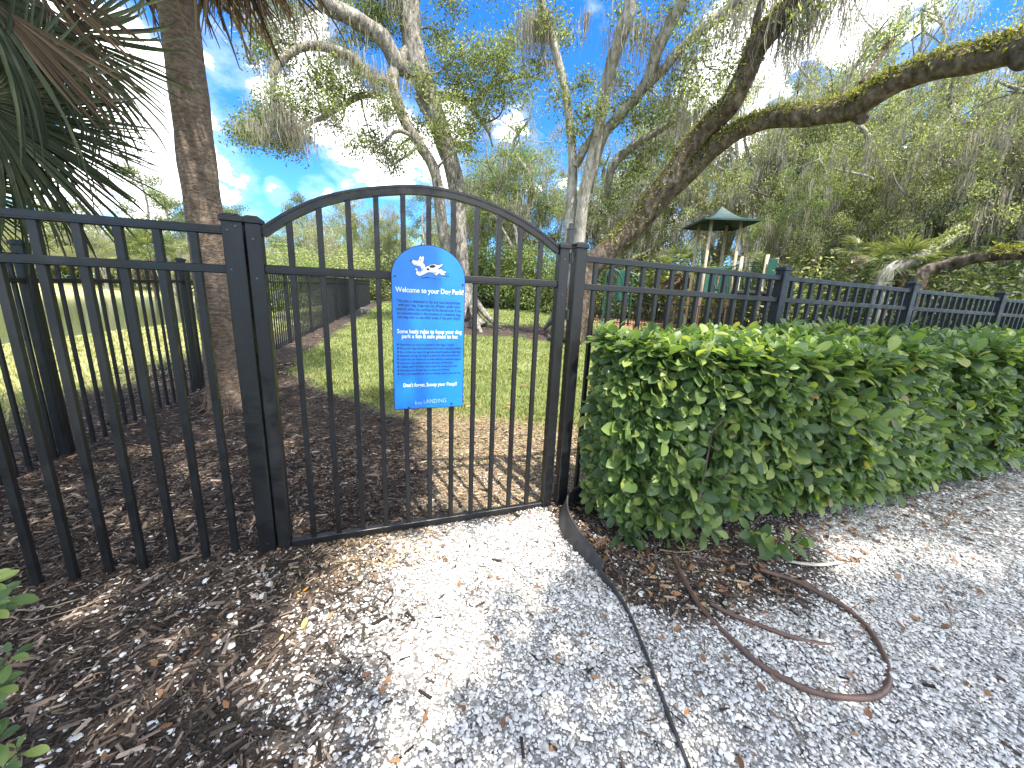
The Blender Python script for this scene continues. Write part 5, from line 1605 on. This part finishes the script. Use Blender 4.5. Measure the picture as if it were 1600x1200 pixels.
part('deck', cbox((pc[0], pc[1], dz), (1.25, 1.25, .10), .01, np.stack([e1, e2, np.array([0, 0, 1.])], 1)), MT['play_dark'], tw_)
# slatted teal panel on the near left side
m = MB()
R_ = np.stack([e1, e2, np.array([0, 0, 1.])], 1)
pcn = pc - e2 * (hs + .02); pcn[2] = dz + .55
m.add(*cbox(pcn + (0, 0, .42), (1.0, .04, .16), .01, R_)); m.add(*cbox(pcn + (0, 0, -.40), (1.0, .04, .16), .01, R_))
for q in (-.42, -.14, .14, .42): m.add(*cbox(pcn + e1 * q, (.16, .036, .72), .01, R_))
part('panel', m, MT['play_teal'], tw_)
m = MB()
pcn = pc + e1 * (hs + .02); pcn[2] = dz
for q in np.linspace(-.5, .5, 9): m.add(*tube([pcn + e2 * q, pcn + e2 * q + (0, 0, 1.0)], .013, 6))
m.add(*tube([pcn - e2 * .55 + (0, 0, 1.0), pcn + e2 * .55 + (0, 0, 1.0)], .02, 8))
part('railing', m, MT['play_green'], tw_)
# second deck with bridge and slide
pb, gb = up_from(1188, 404, PD - .6)
t2 = thing('play_bridge', 'green railed playground bridge and deck on tan posts with a slide, right of the tower', 'playground', (pb[0], pb[1], gb))
for px, py in ((1160, 401), (1175, 404), (1200, 398), (1215, 403)):
    q = at(px, py, PD - .8 if px in (1160, 1200) else PD + .3)
    part('post', tube([(q[0], q[1], gb - .1), q], .062, 12), MT['play_tan'], t2, True)
dz2 = at(1190, 458, PD - .6)[2]
part('deck', cbox((pb[0], pb[1], dz2), (1.5, 1.2, .10), .01, np.stack([rd, vd, np.array([0, 0, 1.])], 1)), MT['play_dark'], t2)
m = MB()
for (xa, ya, yb_), (xb, yc_, yd) in (((1128, 424, 462), (1160, 411, 455)), ((1160, 411, 455), (1202, 408, 455))):
    for w in np.linspace(0, 1, 10):
        lo = at(xa + (xb - xa) * w, yb_ + (yd - yb_) * w, PD - .75); hi = at(xa + (xb - xa) * w + 1, ya + (yc_ - ya) * w, PD - .75)
        m.add(*tube([lo, hi], .014, 6))
    for (u_, v_) in ((ya, yc_), (yb_, yd), (ya + 6, yc_ + 6)):
        m.add(*tube([at(xa, u_, PD - .75), at(xb, v_, PD - .75)], .022, 8))
part('railing', m, MT['play_green'], t2)
m = MB(); m.add(*bar(at(1130, 466, PD - .7), at(1165, 455, PD - .7), .9, .06, .01)); part('bridge_walk', m, MT['play_dark'], t2)
q = at(1206, 420, PD - .9)
part('panel', cbox(q, (.30, .04, .70), .01, np.stack([rd, vd, np.array([0, 0, 1.])], 1)), MT['play_teal'], t2)
m = MB(); m.add(*tube(spline([at(1211, 415, PD - .8), at(1216, 412, PD - .8), at(1222, 418, PD - .8), at(1224, 430, PD - .8)], 14), .02, 8)); part('grab_rail', m, MT['play_green'], t2)
sa, sb = at(1216, 448, PD - .9), at(1262, 476, PD - 1.2)
m = MB(); m.add(*bar(sa, sb, .42, .04, .01)); sd_ = unit(np.cross(sb - sa, [0, 0, 1.]))
for s_ in (-1, 1): m.add(*bar(sa + sd_ * .22 * s_ + (0, 0, .08), sb + sd_ * .22 * s_ + (0, 0, .08), .04, .16, .01))
part('slide', m, MT['play_teal'], t2)
m = MB()
for px in (1155, 1172): m.add(*tube([at(px, 462, PD - .7), at(px + 12, 500, PD - .9)], .02, 6))
for w in np.linspace(0, 1, 6): m.add(*tube([at(1155 + 12 * w, 462 + 38 * w, PD - .7 - .2 * w), at(1172 + 12 * w, 462 + 38 * w, PD - .7 - .2 * w)], .016, 6))
part('ladder', m, MT['play_green'], t2)
# climbing arches
pa_, ga_ = up_from(970, 480, 17.5)
t3 = thing('climbing_arches', 'green arched climbing frame between the leaning oak and the play tower', 'climber', (pa_[0], pa_[1], ga_))
for (xa, xm, xb, ty, D) in ((944, 958, 974, 421, 17.2), (962, 980, 1001, 425, 18.2), (985, 994, 1002, 430, 17.4)):
    a_ = at(xa, 470, D); b_ = at(xb, 470, D); ga = float(zg(a_[0], a_[1])); gb2 = float(zg(b_[0], b_[1]))
    P = spline([(a_[0], a_[1], ga - .05), (a_[0], a_[1], ga + 1.0), at(xa + 3, ty + 12, D), at(xm, ty, D), at(xb - 3, ty + 12, D), (b_[0], b_[1], gb2 + 1.0), (b_[0], b_[1], gb2 - .05)], 40)
    part('arch', tube(P, .045, 10), MT['play_green'], t3, True)
m = MB()
for i in range(6):
    z0 = at(958, 440 + 6 * i, 17.2); z1 = at(988, 443 + 6 * i, 18.2); m.add(*tube([z0, z1], .02, 6))
part('rung', m, MT['play_green'], t3)
part('panel', cbox(at(969, 447, 17.4), (.28, .04, 1.3), .01, np.stack([rd, vd, np.array([0, 0, 1.])], 1)), MT['play_teal'], t3)

# picnic table by the far fence, and the low slab bench
b0 = G(762, 481); b0[2] = float(zg(b0[0], b0[1]))
pn = thing('picnic_table', 'dark green picnic table under the trees by the far fence', 'table', b0)
vq = unit(np.array([b0[0] - CAM[0], b0[1] - CAM[1], 0])); rq = np.array([vq[1], -vq[0], 0]); Rq = np.stack([rq, vq, np.array([0, 0, 1.])], 1)
m = MB()
for q in (-.28, -.14, 0, .14, .28): m.add(*cbox(b0 + vq * q + (0, 0, .76), (1.9, .12, .045), .004, Rq))
part('tabletop', m, MT['table'], pn)
for s_ in (-1, 1):
    m = MB()
    for q in (.62, .76): m.add(*cbox(b0 + vq * q * s_ + (0, 0, .45), (1.9, .12, .045), .004, Rq))
    part('bench', m, MT['table'], pn)
for s_ in (-.65, .65):
    m = MB(); c_ = b0 + rq * s_
    m.add(*bar(c_ + vq * .62 + (0, 0, .01), c_ + vq * .22 + (0, 0, .73), .06, .08, .004)); m.add(*bar(c_ - vq * .62 + (0, 0, .01), c_ - vq * .22 + (0, 0, .73), .06, .08, .004)); m.add(*bar(c_ - vq * .8 + (0, 0, .40), c_ + vq * .8 + (0, 0, .40), .06, .06, .004))
    part('leg_frame', m, MT['table'], pn)
b0 = G(571, 489); b0[2] = float(zg(b0[0], b0[1]))
bn = thing('slab_bench', 'low pale slab on two stub legs beside the left fence at the lawn end', 'bench', b0)
part('slab', cbox(b0 + (0, 0, .20), (.42, .30, .06), .01), MT['concrete'], bn)
for s_ in (-.14, .14): part('leg', cbox(b0 + (s_, 0, .085), (.07, .24, .17), .01), MT['concrete'], bn)


# ------------------------------------------------------------------ trees over the path, out of the picture, that shade it
def lit(x, y):
    """1 where the photograph's ground lies in the sun"""
    v = np.zeros_like(x)
    for cx, cy, rx, ry, a in ((.22, -.32, .80, .34, 1), (-.42, -.50, .30, .30, 1), (.02, -.76, .17, .13, .9), (.05, -.72, .36, .26, .8), (-.15, -1.15, .10, .12, .7), (.9, -1.5, .2, .08, .6), (1.5, -1.55, .3, .06, .5), (-.72, -.55, .26, .24, 1), (-.95, -.72, .14, .10, .8), (-1.05, -.45, .10, .07, .8), (-.50, -.98, .12, .25, .7), (.60, -1.42, .10, .25, 1), (.16, -1.0, .14, .09, .6),
                              (2.3, -1.02, .60, .16, 1), (2.85, -1.22, .40, .12, 1), (3.6, -1.1, .5, .14, .8), (1.9, -.93, .2, .1, .8), (1.0, .42, 1.0, .62, 1), (1.5, .22, 1.15, .5, 1), (1.05, -.28, .35, .22, .7), (-1.85, 1.5, .35, .14, .8), (-1.35, .45, .22, .10, .8), (-1.9, .62, .25, .12, .8), (-1.3, .75, .4, .07, .7),
                              (-1.25, -.33, .12, .08, .7), (-.10, .62, .05, .5, .8), (-.02, .25, .06, .35, .6), (-1.2, 1.05, .5, .08, .7), (4.4, .3, .35, .2, .7), (5.3, -.2, .5, .2, .7), (2.4, .5, .35, .12, .6), (-1.55, 2.75, .14, .3, .9), (-.22, .42, .035, .22, .9), (.03, .55, .04, .3, .9), (-.30, .62, .03, .2, .8), (-.13, .75, .03, .12, .8)):
        d = np.hypot((x - cx) / rx, (y - cy) / ry) + .22 * wob(x, y, 3.2, cx * 3)
        v = np.maximum(v, a * sstep(1.15, .8, d))
    inner = sstep(-.10, .10, x - .10 * np.clip(y - .6, 0, 2) + .07 * wob(x, y, 3, 2)) * sstep(.12, .3, y) * sstep(2.2, 1.5, x - .6 * np.clip(y - .9, 0, 9))
    v = np.maximum(v, inner)
    v = np.maximum(v, sstep(2.6, 3.3, y + .25 * wob(x, y, 1.5, 1) + .2 * x))
    v = np.maximum(v, .9 * sstep(.42, .8, wob(x * .8 + y * .5, y * 2.3, 1.5, 7)) * sstep(-.25, -.6, x)); v = np.maximum(v, .6 * sstep(.62, 1.0, wob(x, y, 2.6, 7)) * sstep(.6, .2, x))
    return np.clip(v, 0, 1)


def shade_tree(name_label, base, hub, region, n, seed, hr):
    r = np.random.default_rng(seed)
    b0 = np.array([*base, float(zg(*base))])
    t = thing('live_oak', name_label, 'oak tree', b0, GO)
    x = r.uniform(region[0], region[1], n); y = r.uniform(region[2], region[3], n)
    k = r.random(n) < (1 - lit(x, y)) ** 1.4
    x, y = x[k], y[k]; h = r.uniform(hr[0], hr[1], len(x))
    C = np.stack([x, y, 0 * x], 1) + SUNDIR[None] * (h / SUNDIR[2])[:, None]
    px, py, c = project(C)
    off = ~((c > 0) & (px > -90) & (px < 1690) & (py > -90) & (py < 1290))
    C = C[off]
    V, Fs = leaf_cloud(C, 26, .012 * hr[0] - .0, .045, .8)
    m = MB(); top = np.array([*hub, 6.5])
    m.add(*tube(spline([b0 + (0, 0, -.1), (b0 + top) / 2 + (.1, 0, 0), top], 14), np.linspace(.36, .26, 14), 14, .06))
    ends = C[r.permutation(len(C))[:22]]
    for e in ends:
        P = spline([top - (0, 0, .2), top * .55 + e * .45 + r.normal(0, .3, 3) + (0, 0, .4), e], 12)
        px, py, c = project(P)
        if ((c > 0) & (px > -40) & (px < 1640) & (py > -40) & (py < 1240)).any(): continue
        m.add(*tube(P, np.linspace(.09, .015, 12), 7, .05))
    part('trunk', m, MT['bark_oak'], t, True)
    part('foliage', (V, Fs), MT['oak_leaf'], t)


shade_tree('live oak behind the photographer arching over the left mulch and gate', (-2.6, -10.2), (-1.6, -7.4), (-4.2, .9, -3.0, 3.6), 4600, 71, (5.2, 8.0))
shade_tree('live oak behind the path on the right arching over the hedge', (5.4, -10.8), (4.6, -7.8), (.75, 8.0, -3.6, 1.6), 5600, 72, (8.0, 12.0))
